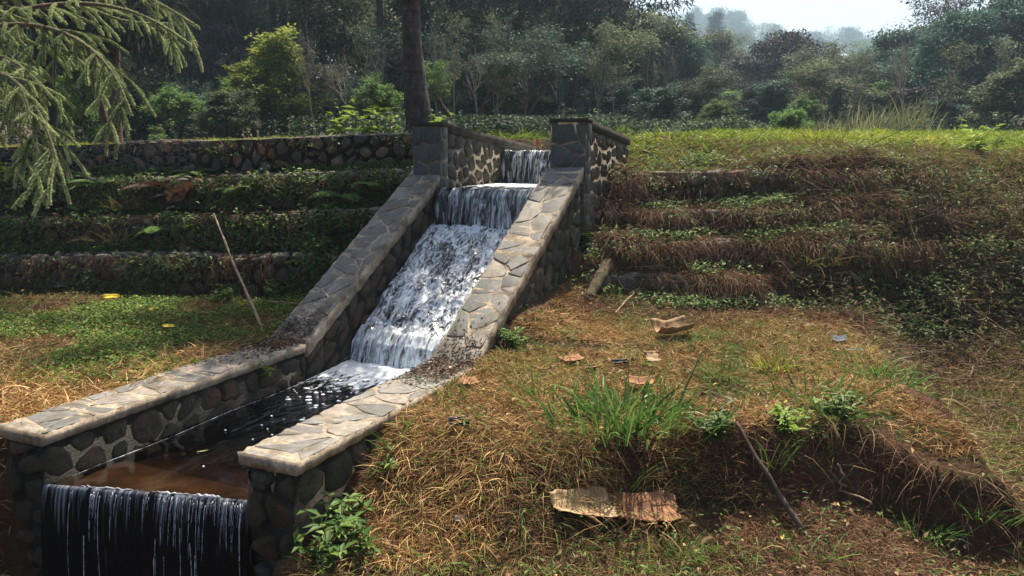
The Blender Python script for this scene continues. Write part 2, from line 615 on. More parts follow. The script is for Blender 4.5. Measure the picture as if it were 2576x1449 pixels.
M['thread'] = thread_mat()
M['foam'] = plain('foam', (.82, .85, .87), .5)
M['cardboard'] = plain('old_cardboard', (.27, .135, .07), .85, .2, .45, 9)
M['palecard'] = plain('pale_cardboard', (.46, .32, .18), .85, .2, .35, 9)
M['drycloth'] = plain('brown_wrapper', (.27, .17, .085), .7, .3, .5, 14)
M['plastic'] = plain('white_plastic', (.45, .46, .46), .35, .5, .2, 30)
M['blueplastic'] = plain('blue_plastic', (.08, .17, .42), .35, .5, .2, 30)
M['pebble'] = plain('pale_stone', (.30, .27, .26), .8, .3, .4, 30)
M['blackrag'] = plain('black_rag', (.012, .012, .014), .5, .4, .3, 20)
M['yellowleaf'] = plain('yellow_leaf', (.62, .48, .04), .5, .3, .15, 30)
M['dullleaf'] = plain('dull_green_leaf', (.20, .22, .07), .5, .3, .2, 30)
M['bed'] = plain('channel_bed', (.052, .030, .017), .9, .2, .75, 6)
M['flower'] = plain('pale_petals', (.75, .6, .75), .6)

G_DARK = [(0, (.02, .036, .02)), (.5, (.042, .07, .036)), (1, (.08, .115, .05))]
M['leaf_dark'] = leaf_mat('dark_foliage', G_DARK, .25)
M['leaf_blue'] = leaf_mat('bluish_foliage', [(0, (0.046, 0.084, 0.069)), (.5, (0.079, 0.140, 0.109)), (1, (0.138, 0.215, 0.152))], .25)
M['leaf_mid'] = leaf_mat('green_foliage', [(0, (0.053, 0.107, 0.037)), (.5, (0.121, 0.214, 0.063)), (1, (0.240, 0.347, 0.094))], .35)
M['leaf_yellow'] = leaf_mat('yellow_green_foliage', [(0, (0.073, 0.121, 0.029)), (.45, (0.181, 0.244, 0.049)), (1, (0.486, 0.462, 0.086))], .4)
M['leaf_purple'] = leaf_mat('purplish_foliage', [(0, (0.030, 0.026, 0.036)), (.6, (0.068, 0.057, 0.072)), (1, (0.112, 0.102, 0.090))], .25)
M['leaf_olive'] = leaf_mat('olive_brown_foliage', [(0, (0.058, 0.076, 0.046)), (.5, (0.114, 0.137, 0.076)), (1, (0.186, 0.214, 0.115))], .3)
M['needle_dark'] = leaf_mat('dark_needles', [(0, (0.022, 0.031, 0.027)), (.6, (0.049, 0.061, 0.053)), (1, (0.088, 0.105, 0.083))], .2)
M['needle'] = leaf_mat('bright_needles', [(0, (0.138, 0.172, 0.081)), (.5, (0.322, 0.391, 0.184)), (1, (0.575, 0.621, 0.322))], .3, .6, 0)
M['straw'] = leaf_mat('dry_straw', [(0, (0.057, 0.022, 0.012)), (.3, (0.208, 0.090, 0.039)), (.6, (0.478, 0.292, 0.109)), (.86, (0.707, 0.504, 0.236)), (.92, (0.146, 0.202, 0.039)), (1, (0.125, 0.191, 0.035))], .2, .6, 0)
M['deadgrass'] = leaf_mat('dead_brown_grass', [(0, (0.062, 0.030, 0.019)), (.4, (0.138, 0.069, 0.040)), (.75, (0.250, 0.144, 0.075)), (.9, (0.375, 0.250, 0.125)), (.93, (0.075, 0.112, 0.031)), (1, (0.112, 0.163, 0.044))], .2, .7, 0)
M['mixgrass'] = leaf_mat('half_dry_grass', [(0, (0.113, 0.057, 0.028)), (.3, (0.253, 0.152, 0.063)), (.5, (0.354, 0.253, 0.095)), (.6, (0.113, 0.164, 0.037)), (1, (0.164, 0.240, 0.057))], .3, .6, 0)
M['grass'] = leaf_mat('fresh_grass', [(0, (0.074, 0.120, 0.015)), (.5, (0.180, 0.255, 0.028)), (.85, (0.360, 0.396, 0.050)), (1, (0.480, 0.382, 0.080))], .4, .5, 0)
M['tuft'] = leaf_mat('deep_green_grass', [(0, (0.041, 0.101, 0.022)), (.6, (0.101, 0.203, 0.041)), (1, (0.216, 0.324, 0.081))], .35, .4, .12)
M['cover'] = leaf_mat('ground_cover', [(0, (0.044, 0.099, 0.014)), (.6, (0.110, 0.198, 0.030)), (1, (0.220, 0.286, 0.060))], .35, .5, 0)
M['creeper'] = leaf_mat('creeper_leaves', [(0, (0.061, 0.108, 0.037)), (.55, (0.121, 0.214, 0.061)), (.85, (0.229, 0.334, 0.090)), (1, (0.305, 0.168, 0.090))], .3, .5, 0)
M['slopeleaf'] = leaf_mat('dusty_leaves', [(0, (.04, .045, .02)), (.55, (.085, .10, .038)), (.8, (.14, .15, .055)), (1, (.16, .10, .05))], .3, .7, 0)
M['weed'] = leaf_mat('weed_leaves', [(0, (0.044, 0.094, 0.025)), (.6, (0.100, 0.175, 0.040)), (1, (0.188, 0.263, 0.062))], .35, .45, .2)
M['brightweed'] = leaf_mat('bright_broad_leaves', [(0, (.11, .20, .025)), (1, (.24, .34, .05))], .45, .45, .1)
M['fern'] = leaf_mat('fern_green', [(0, (0.102, 0.187, 0.051)), (1, (0.221, 0.323, 0.093))], .35, .5, .15)
M['deadfern'] = leaf_mat('dead_fern', [(0, (0.050, 0.023, 0.015)), (1, (0.118, 0.059, 0.038))], .3, .6, .15)
M['litter'] = leaf_mat('leaf_litter', [(0, (.03, .016, .01)), (.7, (.075, .038, .022)), (1, (.14, .08, .05))], .1, .8, 0)
M['litter2'] = leaf_mat('curled_dead_leaves', [(0, (.05, .025, .015)), (.6, (.16, .09, .05)), (.9, (.30, .20, .12)), (1, (.45, .36, .10))], .15, .8, 0)
M['reed'] = leaf_mat('feathery_reed', [(0, (.10, .13, .05)), (.6, (.22, .23, .11)), (1, (.36, .34, .20))], .35, .6, 0)

# ------------------------------------------------------------------ ground sheet
def axis(a, b, fine, lo, hi, grow=1.22):
    v = list(np.arange(a, b + 1e-6, fine))
    st = fine
    while v[-1] < hi:
        st *= grow
        v.append(v[-1] + min(st, 14))
    st = fine
    while v[0] > lo:
        st *= grow
        v.insert(0, v[0] - min(st, 14))
    return np.array(v)


gx = axis(-7, 7, .045, -460, 460)
gy = axis(2.2, 14.5, .045, -40, 700)
X, Y = np.meshgrid(gx, gy, indexing='xy')
Z = terrain(X, Y)
ny, nx = X.shape
i, j = np.meshgrid(np.arange(ny - 1), np.arange(nx - 1), indexing='ij')
q = np.stack([i * nx + j, i * nx + j + 1, (i + 1) * nx + j + 1, (i + 1) * nx + j], -1).reshape(-1, 4)
link('ground', mesh('ground', np.stack([X, Y, Z], -1).reshape(-1, 3), [q], M['ground'], None, None, True), kind='structure')


# ------------------------------------------------------------------ masonry: cells of a plane cut into stones
def clip(poly, nx_, ny_, c):
    out = []
    for k in range(len(poly)):
        a, b = poly[k], poly[(k + 1) % len(poly)]
        da, db = a[0] * nx_ + a[1] * ny_ - c, b[0] * nx_ + b[1] * ny_ - c
        if da <= 0:
            out.append(a)
        if (da < 0 < db) or (db < 0 < da):
            f = da / (da - db)
            out.append((a[0] + (b[0] - a[0]) * f, a[1] + (b[1] - a[1]) * f))
    return out


def cells(W, Hh, size, jitter=.9, aspect=1.0, r=random):
    nu, nv = max(1, round(W / (size * aspect))), max(1, round(Hh / size))
    pts = []
    for a in range(nu):
        for b in range(nv):
            pts.append(((a + .5 + (r.random() - .5) * jitter + (.5 if b % 2 else 0) * .6) * W / nu, (b + .5 + (r.random() - .5) * jitter) * Hh / nv))
    A = np.array(pts)
    res = []
    for k, p in enumerate(pts):
        dd = ((A - A[k]) ** 2).sum(1)
        poly = [(0, 0), (W, 0), (W, Hh), (0, Hh)]
        for m in np.argsort(dd)[1:22]:
            qx, qy = A[m]
            nx_, ny_ = qx - p[0], qy - p[1]
            poly = clip(poly, nx_, ny_, (qx * qx + qy * qy - p[0] ** 2 - p[1] ** 2) / 2)
            if len(poly) < 3:
                break
        if len(poly) >= 3:
            res.append(np.array(poly))
    return res


def stones(geo, o, u, v, w, W, Hh, size, gap=.02, bulge=.03, flat=False, jitter=.9, aspect=1.0, rough=.08, round_=1, keep=None):
    """Stones on the plane o + a*u + b*v, raised along w."""
    o, u, v, w = (np.asarray(k, float) for k in (o, u, v, w))
    for poly in cells(W, Hh, size, jitter, aspect):
        c = poly.mean(0)
        if keep is not None and not keep(*c):
            continue
        e = np.roll(poly, -1, 0) - poly
        area = abs((poly[:, 0] * np.roll(poly[:, 1], -1) - poly[:, 1] * np.roll(poly[:, 0], -1)).sum() / 2)
        rad = math.sqrt(area / math.pi)
        if rad < .015:
            continue
        g = min(.6, gap * random.uniform(.6, 1.5) / rad)
        P = c + (poly - c) * (1 - g)
        for _ in range(round_):
            nxt = np.roll(P, -1, 0)
            P = np.stack([P * .75 + nxt * .25, P * .25 + nxt * .75], 1).reshape(-1, 2)
        if flat:
            mid = (P + np.roll(P, -1, 0)) / 2
            P = np.stack([P, mid], 1).reshape(-1, 2)
        P = P + (np.random.default_rng(random.randrange(10 ** 6)).random(P.shape) - .5) * rough * rad
        n = len(P)
        h = bulge * random.uniform(.6, 1.25)
        tilt = (np.array([random.uniform(-1, 1), random.uniform(-1, 1)]) * (.02 if flat else .18))
        rings = [(1.0, -.004, 0), (.99, h * .9, 0), (.965, h, 0)] if flat else [(1.0, -.02, 0), (.93, h * .55, 0), (.72, h * .95, 0), (.35, h * 1.08, 0)]
        V = []
        for sc, hh, _ in rings:
            Q = c + (P - c) * sc
            z = (hh + ((P - c) @ tilt) * sc * (hh > 0)) if flat else hh * (1 + (hh > 0) * (np.random.default_rng(random.randrange(10 ** 6)).random(n) - .5) * .5) + ((P - c) @ tilt) * sc * (hh > 0)
            V.append(o + Q[:, :1] * u + Q[:, 1:] * v + z[:, None] * w)
        V = np.concatenate(V)
        F = []
        for k in range(len(rings) - 1):
            a = np.arange(n)
            F.append(np.stack([k * n + a, k * n + (a + 1) % n, (k + 1) * n + (a + 1) % n, (k + 1) * n + a], 1))
        F.append((np.arange(n) + (len(rings) - 1) * n)[None])
        geo.add(V, F, random.random())


def hexa(geo, pts, rnd=.5):
    """A solid from its bottom four and top four corners."""
    geo.add(np.array(pts), [np.array([[0, 3, 2, 1], [4, 5, 6, 7], [0, 1, 5, 4], [1, 2, 6, 5], [2, 3, 7, 6], [3, 0, 4, 7]])], rnd)


def rough_box(geo, s0, s1, t0, t1, zb, zt0, zt1, n=14, amp=.008, rnd=.5):
    """Long wall core from s0 to s1 whose top runs from zt0 to zt1, with uneven sides."""
    ss = np.linspace(s0, s1, n)
    V = []
    for k, s in enumerate(ss):
        f = k / (n - 1)
        zt = zt0 + (zt1 - zt0) * f
        zbk = zb if np.isscalar(zb) else zb[0] + (zb[1] - zb[0]) * f
        for (t, z) in ((t0, zbk), (t1, zbk), (t1, zt), (t0, zt)):
            V.append(ch(s, t + random.uniform(-amp, amp), z + random.uniform(-amp, amp) * (z == zt)))
    F = []
    for k in range(n - 1):
        for c in range(4):
            F.append([k * 4 + c, k * 4 + (c + 1) % 4, (k + 1) * 4 + (c + 1) % 4, (k + 1) * 4 + c])
    F += [[3, 2, 1, 0], [(n - 1) * 4 + c for c in range(4)]]
    geo.add(np.array(V), [np.array(F)], rnd)


d3, n3, up3 = np.array([D[0], D[1], 0]), np.array([N[0], N[1], 0]), np.array([0, 0, 1.0])


def wall_thing(name, label, cat, s0, s1, ta, tb, zt0, zt1, zb, inner, faces, front=None, cap_th=.08, over=.035, stone_key='rubble', flag=.18, group=None):
    """Stone wall along the channel between t=ta and tb; its top carries flagstones set in mortar.
    inner: +1 when the water lies on the +t side. faces: which long sides carry stones."""
    e = link(name, None, None, label, cat, group, None, ch((s0 + s1) / 2, (ta + tb) / 2, min(zt0, zt1) - .4))
    loc = np.array(e.location)
    L = s1 - s0
    sl = (zt1 - zt0) / L
    core = Geo()
    rough_box(core, s0 + (over if front else 0), s1, ta + over, tb - over, zb, zt0 - cap_th, zt1 - cap_th)
    core.V = [v - loc for v in core.V]
    link('wall_core', core.mesh('wall_core', M['wetcement' if stone_key == 'rubble_wet' else 'cement']), e)
    st = Geo()
    uvec = d3 + up3 * sl
    zb0, zb1 = (zb, zb) if np.isscalar(zb) else zb
    hgt = max(zt0 - cap_th - zb0, zt1 - cap_th - zb1)
    for side in faces:
        t = (tb - over) if side > 0 else (ta + over)
        # plane follows the slope of the top
        o = ch(s0, t, zt0 - cap_th - hgt)
        stones(st, o, uvec, up3, n3 * side, L, hgt, .19, .016, .026, rough=.30, aspect=1.2)
    if front:
        fs = s0 + over
        o = ch(fs, ta + over, zt0 - cap_th - hgt)
        stones(st, o, n3, up3, -d3, (tb - ta) - 2 * over, hgt, .19, .022, .035, rough=.28)
    st.V = [v - loc for v in st.V]
    link('rubble_facing', st.mesh('rubble_facing', M[stone_key], True), e)
    cap = Geo()
    rough_box(cap, s0, s1, ta, tb, (zt0 - cap_th, zt1 - cap_th), zt0 - .006, zt1 - .006, 56, .009)
    cap.V = [v - loc for v in cap.V]
    cp = link('coping', cap.mesh('coping', M['mortar']), e)
    fl = Geo()
    nrm = unit(np.cross(uvec, -n3)) if np.cross(uvec, -n3)[2] > 0 else unit(np.cross(uvec, n3))
    stones(fl, ch(s0, ta, zt0 - .006), uvec, n3, nrm, L, tb - ta, flag, .013, .005, True, 1.5, 1.15, .16, 0)
    fl.V = [v - loc for v in fl.V]
    link('flagstones', fl.mesh('flagstones', M['flag']), cp)
    return e


TR0, TR1 = -3.36, -2.92        # right wall, water side to land side
TL0, TL1 = -5.16, -4.72        # left wall, land side to water side
SB = 5.78                      # foot of the sloping rails
ST = 8.52                      # head of the rails
ZT = 1.60
wall_thing('stone_wall', 'low flagstone topped wall on the right of the dark pool, ending in a rubble pillar', 'wall', 3.44, SB, TR0, TR1, 0, 0, -2.0, -1, (-1, 1), True)
wall_thing('stone_wall', 'low flagstone topped wall on the left of the dark pool', 'wall', 3.14, SB, TL0, TL1, 0, 0, -2.0, 1, (1,), True, stone_key='rubble_wet')
wall_thing('sloping_wall', 'steep flagstone topped wall on the right of the foaming chute', 'wall', SB, ST, TR0 - .02, TR1 - .03, 0, ZT, (-1.0, .4), -1, (-1, 1), False, .14)
wall_thing('sloping_wall', 'steep flagstone topped wall on the left of the foaming chute', 'wall', SB, ST, TL0, TL1, 0, ZT - .03, (-1.0, .4), 1, (1,), False, .14, stone_key='rubble_wet')


def parapet(label, ta, tb, s0, s1, z0, z1, zb, inner):
    e = link('stone_parapet', None, None, label, 'parapet', None, None, ch(s0, (ta + tb) / 2, zb))
    loc = np.array(e.location)
    g = Geo()
    pl = .15
    rough_box(g, s0, s0 + pl, ta, tb, zb, z0 - .03, z0 - .03, 4, .004)
    g.V = [v - loc for v in g.V]
    p = link('pillar', g.mesh('pillar', M['palemortar']), e)
    f = Geo()
    stones(f, ch(s0, ta, zb), n3, up3, -d3, tb - ta, z0 - zb - .04, .20, .016, .014, True, .9, 1.0, .05, 0)
    for side, t in ((1, tb), (-1, ta)):
        stones(f, ch(s0, t, zb), d3, up3, n3 * side, pl, z0 - zb - .04, .20, .016, .014, True, .9, 1.0, .05, 0)
    f.V = [v - loc for v in f.V]
    link('facing_stones', f.mesh('facing_stones', M['darkstone']), p)
    g = Geo()
    rough_box(g, s0 - .02, s0 + pl, ta - .02, tb + .02, z0 - .03, z0 + .015, z0 + .015, 4, .004)
    g.V = [v - loc for v in g.V]
    link('pillar_cap', g.mesh('pillar_cap', M['cement']), p)
    g = Geo()
    rough_box(g, s0 + pl, s1, ta + .03, tb - .03, zb - .6, z0 - .10, z1 - .10, 14, .006)
    g.V = [v - loc for v in g.V]
    link('wall_core', g.mesh('wall_core', M['palemortar']), e)
    L = s1 - s0 - pl
    uu = d3 + up3 * (z1 - z0) / L
    for side, t in ((1, tb - .03), (-1, ta + .03)):
        g = Geo()
        stones(g, ch(s0 + pl, t, z0 - 1.55), uu, up3, n3 * side, L, 1.44, .19, .020, .028, rough=.22, round_=2, jitter=.9)
        g.V = [v - loc for v in g.V]
        link('rubble_facing', g.mesh('rubble_facing', M['brownstone'], True), e)
    g = Geo()
    rough_box(g, s0 + pl, s1, ta, tb, (z0 - .10, z1 - .10), z0, z1, 20, .006)
    g.V = [v - loc for v in g.V]
    link('coping', g.mesh('coping', M['cement']), e)
    return e


parapet('long stone parapet and dark pillar left of the topmost fall', -5.10, -4.70, 8.40, 11.35, 2.10, 1.84, .7, 1)
parapet('short stone parapet and dark blue pillar right of the topmost fall', -3.38, -2.95, 8.62, 10.4, 2.13, 1.95, .9, -1)

WZ = -.34
# channel floor and weirs (concrete under the water)
e = link('concrete_channel', None, None, 'dark concrete bed and weirs under the running water', 'channel', None, None, ch(6, -4.03, -.8))
loc = np.array(e.location)
g = Geo()
ti0, ti1 = TL1 + .02, TR0 - .02


def cbox(g, s0, s1, zb, z0, z1, n=8):
    rough_box(g, s0, s1, ti0, ti1, zb, z0, z1, n, .006)


g = Geo()
cbox(g, 3.72, 6.6, -2.0, -.42, -.85)
g.V = [v - loc for v in g.V]
link('pool_bed', g.mesh('pool_bed', M['bed']), e)
g = Geo()
hexa(g, [ch(3.21, ti0, -2.1), ch(3.55, ti1, -2.1), ch(3.72, ti1, -2.1), ch(3.72, ti0, -2.1), ch(3.21, ti0, WZ - .035), ch(3.55, ti1, WZ - .035), ch(3.72, ti1, WZ - .05), ch(3.72, ti0, WZ - .05)])
g.V = [v - loc for v in g.V]
link('weir', g.mesh('weir', M['bed']), e)
g = Geo()
cbox(g, 6.55, 8.5, -1.2, -.18, .82, 12)
g.V = [v - loc for v in g.V]
link('chute_bed', g.mesh('chute_bed', M['rubble_wet']), e)
g = Geo()
cbox(g, 8.5, 10.28, -.3, 1.22, 1.22)
g.V = [v - loc for v in g.V]
link('weir', g.mesh('weir', M['dirtwall']), e)
g = Geo()
cbox(g, 10.28, 17, 0, 1.68, 1.68)
g.V = [v - loc for v in g.V]
link('weir', g.mesh('weir', M['dirtwall']), e)


# ------------------------------------------------------------------ water
def sheet(name, prof, ta, tb, nt_, ns, amp, freq, mat, uvtop=None, taper=None, seed=0):
    """Water surface swept along a profile of (s, z) points."""
    prof = np.array(prof, float)
    seg = np.r_[0, np.cumsum(np.hypot(*np.diff(prof, axis=0).T))]
    a = np.linspace(0, seg[-1], ns)
    s, z = np.interp(a, seg, prof[:, 0]), np.interp(a, seg, prof[:, 1])
    tt = np.linspace(0, 1, nt_)
    A, T = np.meshgrid(a, tt, indexing='ij')
    S = np.repeat(s[:, None], nt_, 1)
    Zz = np.repeat(z[:, None], nt_, 1)
    tg = np.stack([np.gradient(s), np.gradient(z)], 1)
    tg /= np.linalg.norm(tg, axis=1)[:, None]
    nrm = np.stack([-tg[:, 1], tg[:, 0]], 1)
    nrm = np.where(nrm[:, 1:] < -1e-3, -nrm, nrm)
    if abs(tg[:, 1]).max() > .98:
        nrm = np.where((np.abs(tg[:, 1]) > .98)[:, None], np.array([[-1.0, 0]]), nrm)
    tw = ta + (tb - ta) * T
    n = fbm(A * freq[0], tw * freq[1], 40 + seed, 4)
    n = n + .5 * np.abs(fbm(A * freq[0] * 2.3, tw * freq[1] * 2.3, 60 + seed, 2))
    S = S + nrm[:, :1] * n * amp
    Zz = Zz + nrm[:, 1:] * n * amp
    V = np.stack([S * D[0] + tw * N[0], S * D[1] + tw * N[1], Zz], -1).reshape(-1, 3)
    i, j = np.meshgrid(np.arange(ns - 1), np.arange(nt_ - 1), indexing='ij')
    q = np.stack([i * nt_ + j, (i + 1) * nt_ + j, (i + 1) * nt_ + j + 1, i * nt_ + j + 1], -1).reshape(-1, 4)
    uv = np.stack([A, tw, A / seg[-1]], -1).reshape(-1, 3)
    return mesh(name, V, [q], mat, None, uv, True)


WZ = -.34
# pool and upper reaches
V_, F_ = [], []
for (s0, s1, z, k, a0) in ((3.49, 6.62, WZ, 90, .006), (8.30, 10.3, 1.335, 30, .006), (10.17, 17.0, 1.775, 40, .004)):
    ss = np.linspace(s0, s1, k)
    tt = np.linspace(ti0 - .01, ti1 + .01, 36)
    A, T = np.meshgrid(ss, tt, indexing='ij')
    if z == WZ:
        A = A - .34 * (1 - sm((A - 3.49) / .5)) * (1 - (T - ti0) / (ti1 - ti0))
    zz = z + a0 * fbm(A * 5, T * 7, 90, 3) * (1 + 5 * sm((A - 5.0) / 1.3) * (z == WZ))
    n0 = sum(len(v) for v in V_)
    V_.append(np.stack([A, T, zz], -1).reshape(-1, 3))
    i, j = np.meshgrid(np.arange(len(ss) - 1), np.arange(35), indexing='ij')
    F_.append(n0 + np.stack([i * 36 + j, i * 36 + j + 1, (i + 1) * 36 + j + 1, (i + 1) * 36 + j], -1).reshape(-1, 4))
V_ = np.concatenate(V_)
uv = V_.copy()
W3 = np.stack([V_[:, 0] * D[0] + V_[:, 1] * N[0], V_[:, 0] * D[1] + V_[:, 1] * N[1], V_[:, 2]], -1)
uv[:, 0] = np.where(V_[:, 2] > 1, np.interp(V_[:, 0], [8.3, 9.2, 10.3], [5.35, 5.9, 6.3]), uv[:, 0])
link('water', mesh('water', W3, [np.concatenate(F_)], M['pool'], None, uv, True), kind='structure')

e = link('waterfall', None, None, 'topmost narrow curtain of water between the two stone parapets', 'waterfall', None, None, (0, 0, 0))
link('curtain', sheet('curtain', [(10.28, 1.785), (10.16, 1.775), (10.09, 1.70), (10.05, 1.31)], ti0, ti1, 150, 40, .022, (2.5, 11), M['fallwater'], seed=1), e)
e = link('waterfall', None, None, 'second wide curtain of water dropping onto the head of the chute', 'waterfall', None, None, (0, 0, 0))
link('curtain', sheet('curtain', [(8.42, 1.345), (8.30, 1.335), (8.22, 1.26), (8.17, .88)], ti0, ti1, 150, 40, .025, (2.5, 11), M['fallwater'], seed=2), e)
e = link('cascade', None, None, 'long white foaming cascade running down the sloping chute', 'cascade', None, None, (0, 0, 0))
link('foaming_chute', sheet('foaming_chute', [(8.32, .98), (8.0, .83), (6.78, .03), (6.66, -.03)], ti0 - .02, ti1 + .02, 150, 260, .028, (7, 10), M['cascade'], seed=3), e)
link('bottom_curtain', sheet('bottom_curtain', [(6.70, .0), (6.60, -.04), (6.50, -.14), (6.42, -.40)], ti0 - .02, ti1 + .02, 150, 60, .035, (3, 10), M['fallwhite'], seed=4), e)
# drops thrown up
g = Geo()
oct_ = np.array([[1, 0, 0], [-1, 0, 0], [0, 1, 0], [0, -1, 0], [0, 0, 1], [0, 0, -1.0]])
of = np.array([[0, 2, 4], [2, 1, 4], [1, 3, 4], [3, 0, 4], [2, 0, 5], [1, 2, 5], [3, 1, 5], [0, 3, 5]])
for k in range(700):
    if random.random() < .6:
        s = random.uniform(6.7, 8.2)
        z = .03 + (s - 6.78) * .66 + abs(random.gauss(0, .035)) + .01
    else:
        s = random.uniform(6.2, 6.5)
        z = -.33 + abs(random.gauss(0, .07))
    t = random.uniform(ti0 + .03, ti1 - .03)
    g.add(ch(s, t, z) + oct_ * random.uniform(.002, .006), [of], .5)
link('spray', g.mesh('spray', M['foam'], True), e, kind='stuff')

# front fall: a dark sheet with thin white threads
e = link('waterfall', None, None, 'dark thin curtain of water with white threads spilling over the near lip', 'waterfall', None, None, (0, 0, 0))


def front_s(t):
    return 3.49 - .34 * (1 - (t - ti0) / (ti1 - ti0))


ns, nt_ = 60, 120
a = np.linspace(0, 1, ns)
tt = np.linspace(ti0 - .02, ti1 + .05, nt_)
A, T = np.meshgrid(a, tt, indexing='ij')
fall = 1.75 * A
out_ = .012 + .09 * (1 - np.exp(-A * 5))
rip = .004 * fbm(A * 2, T * 16, 71, 3)
S = front_s(T) - out_ * (A > 0) - rip * A
Zz = WZ + .008 - fall * (1 - np.exp(-A * 9) * .6) + 0 * T
Zz[0] = WZ + .006
V = np.stack([S * D[0] + T * N[0], S * D[1] + T * N[1], Zz], -1).reshape(-1, 3)
i, j = np.meshgrid(np.arange(ns - 1), np.arange(nt_ - 1), indexing='ij')
q = np.stack([i * nt_ + j, (i + 1) * nt_ + j, (i + 1) * nt_ + j + 1, i * nt_ + j + 1], -1).reshape(-1, 4)
link('curtain', mesh('curtain', V, [q], M['falldark'], None, np.stack([fall, T, A], -1).reshape(-1, 3), True), e)
g = Geo()
for k in range(120):
    t = random.choice([ti0 + .12, ti0 + .3, ti0 + .37, ti0 + .55, ti0 + .8, ti0 + .86, ti1 - .25, ti1 - .1]) + random.gauss(0, .09) if k < 50 else ti1 - abs(random.gauss(0, .3))
    t = min(ti1, max(ti0, t))
    ln = random.choice([.03, .05, .08, .14, .3]) if k > 12 else random.choice([.35, .6, .9, 1.5])
    st0 = random.uniform(0, .03) if k > 9 else random.uniform(0, .4)
    m = 14
    zz = np.linspace(st0, min(1.7, st0 + ln), m)
    aa = np.interp(zz, 1.75 * a * (1 - np.exp(-a * 9) * .6), a)
    P = np.array([ch(front_s(t) - (.012 + .09 * (1 - math.exp(-x * 5))) - .012, t + .012 * math.sin(k + 7 * x) + random.gauss(0, .0015), WZ - y) for x, y in zip(aa, zz)])
    rr = np.interp(np.linspace(0, 1, m), [0, .2, .7, 1], [.0032, .0026, .0018, .0008]) * np.array([random.uniform(.4, 1.5) for _ in range(m)]) * random.uniform(.5, 1.15)
    tube(g, P, rr * (.55 if k > 60 else 1), 4, .5)
th = link('thread', g.mesh('thread', M['thread'], True), e, kind='stuff')
g = Geo()
tl = np.linspace(ti0 + .22, ti1 - .16, 60)
P = np.array([ch(front_s(t) + .004, t, WZ + .010) for t in tl])
P[:, 2] += .004 * np.array([random.gauss(0, 1) for _ in tl])
rr = np.interp(np.linspace(0, 1, 60), [0, .1, .8, .9, 1], [.001, .003, .0045, .008, .002]) * np.clip(.9 + 1.6 * fbm(tl * 9, tl * 0, 33), .12, 2)
tube(g, P, rr, 6, .5)
tl = np.linspace(3.3, 6.0, 120)
tube(g, np.array([ch(s, ti0 + .03 + .012 * math.sin(s * 5), WZ + .005) for s in tl]), 0.0016 * np.clip(.7 + 1.8 * fbm(tl * 9, tl * 0, 35), .1, 2.2), 4, .5)
link('foam_rim', g.mesh('foam_rim', M['thread'], True), e)
# floating froth
g = Geo()
for k in range(150):
    s = 3.6 + 2.2 * random.random() ** .55
    t = ti1 - .05 - abs(random.gauss(0, .38)) if s < 5.1 else random.uniform(ti0 + .1, ti1 - .05)
    t = max(t, ti0 + .1)
    n = 8
    rr = random.choice([.004, .006, .009, .016]) * random.uniform(.7, 1.2)
    th_ = np.arange(n) * 2 * math.pi / n
    ring = np.stack([np.cos(th_) * rr * random.uniform(1, 2.4), np.sin(th_) * rr, 0 * th_], 1) * np.array([[random.uniform(.6, 1.2)] for _ in range(n)])
    c = ch(s, t, WZ + .004)
    V = np.concatenate([c + ring, c + ring * .6 + [0, 0, .006]])
    ii = np.arange(n)
    g.add(V, [np.stack([ii, (ii + 1) % n, n + (ii + 1) % n, n + ii], 1), (n + ii)[None]], .5)
link('froth', g.mesh('froth', M['foam'], True), kind='stuff')

# ------------------------------------------------------------------ gabions
def hex_net(geo, o, u, v, w, W, Hh, cell=.095, rad=.003):
    a = cell
    rows = int(Hh / (a * .866 * 1.0)) + 1
    cols = int(W / (a * 1.5)) + 1
    seen = set()
    for c in range(cols):
        for r_ in range(rows):
            cx, cy = c * a * .87, (r_ + (.5 if c % 2 else 0)) * a
            pts = [(cx + .58 * a * math.cos(k * math.pi / 3), cy + .58 * a * math.sin(k * math.pi / 3)) for k in range(6)]
            for k in range(3):
                p, q_ = pts[k], pts[k + 1]
                if max(p[0], q_[0]) > W or min(p[1], q_[1]) < 0 or max(p[1], q_[1]) > Hh or min(p[0], q_[0]) < 0:
                    continue
                def J(pt):
                    return o + u * pt[0] + v * pt[1] + w * (.012 + .02 * math.sin(pt[0] * 9 + 2.3 * math.sin(pt[1] * 7)))
                tube(geo, [J(p), J(q_)], rad, 3, .5, False)


def sag(V, k):
    V = np.array(V, float)
    V[:, 2] += .05 * fbm(V[:, 0] * .6 + k * 9, V[:, 0] * 0 + k, 57) + .02 * fbm(V[:, 0] * 2.1 + k, V[:, 0] * 0, 58)
    V[:, 1] += .05 * fbm(V[:, 0] * .9 + k * 5, V[:, 2] * 1.5, 59)
    return V


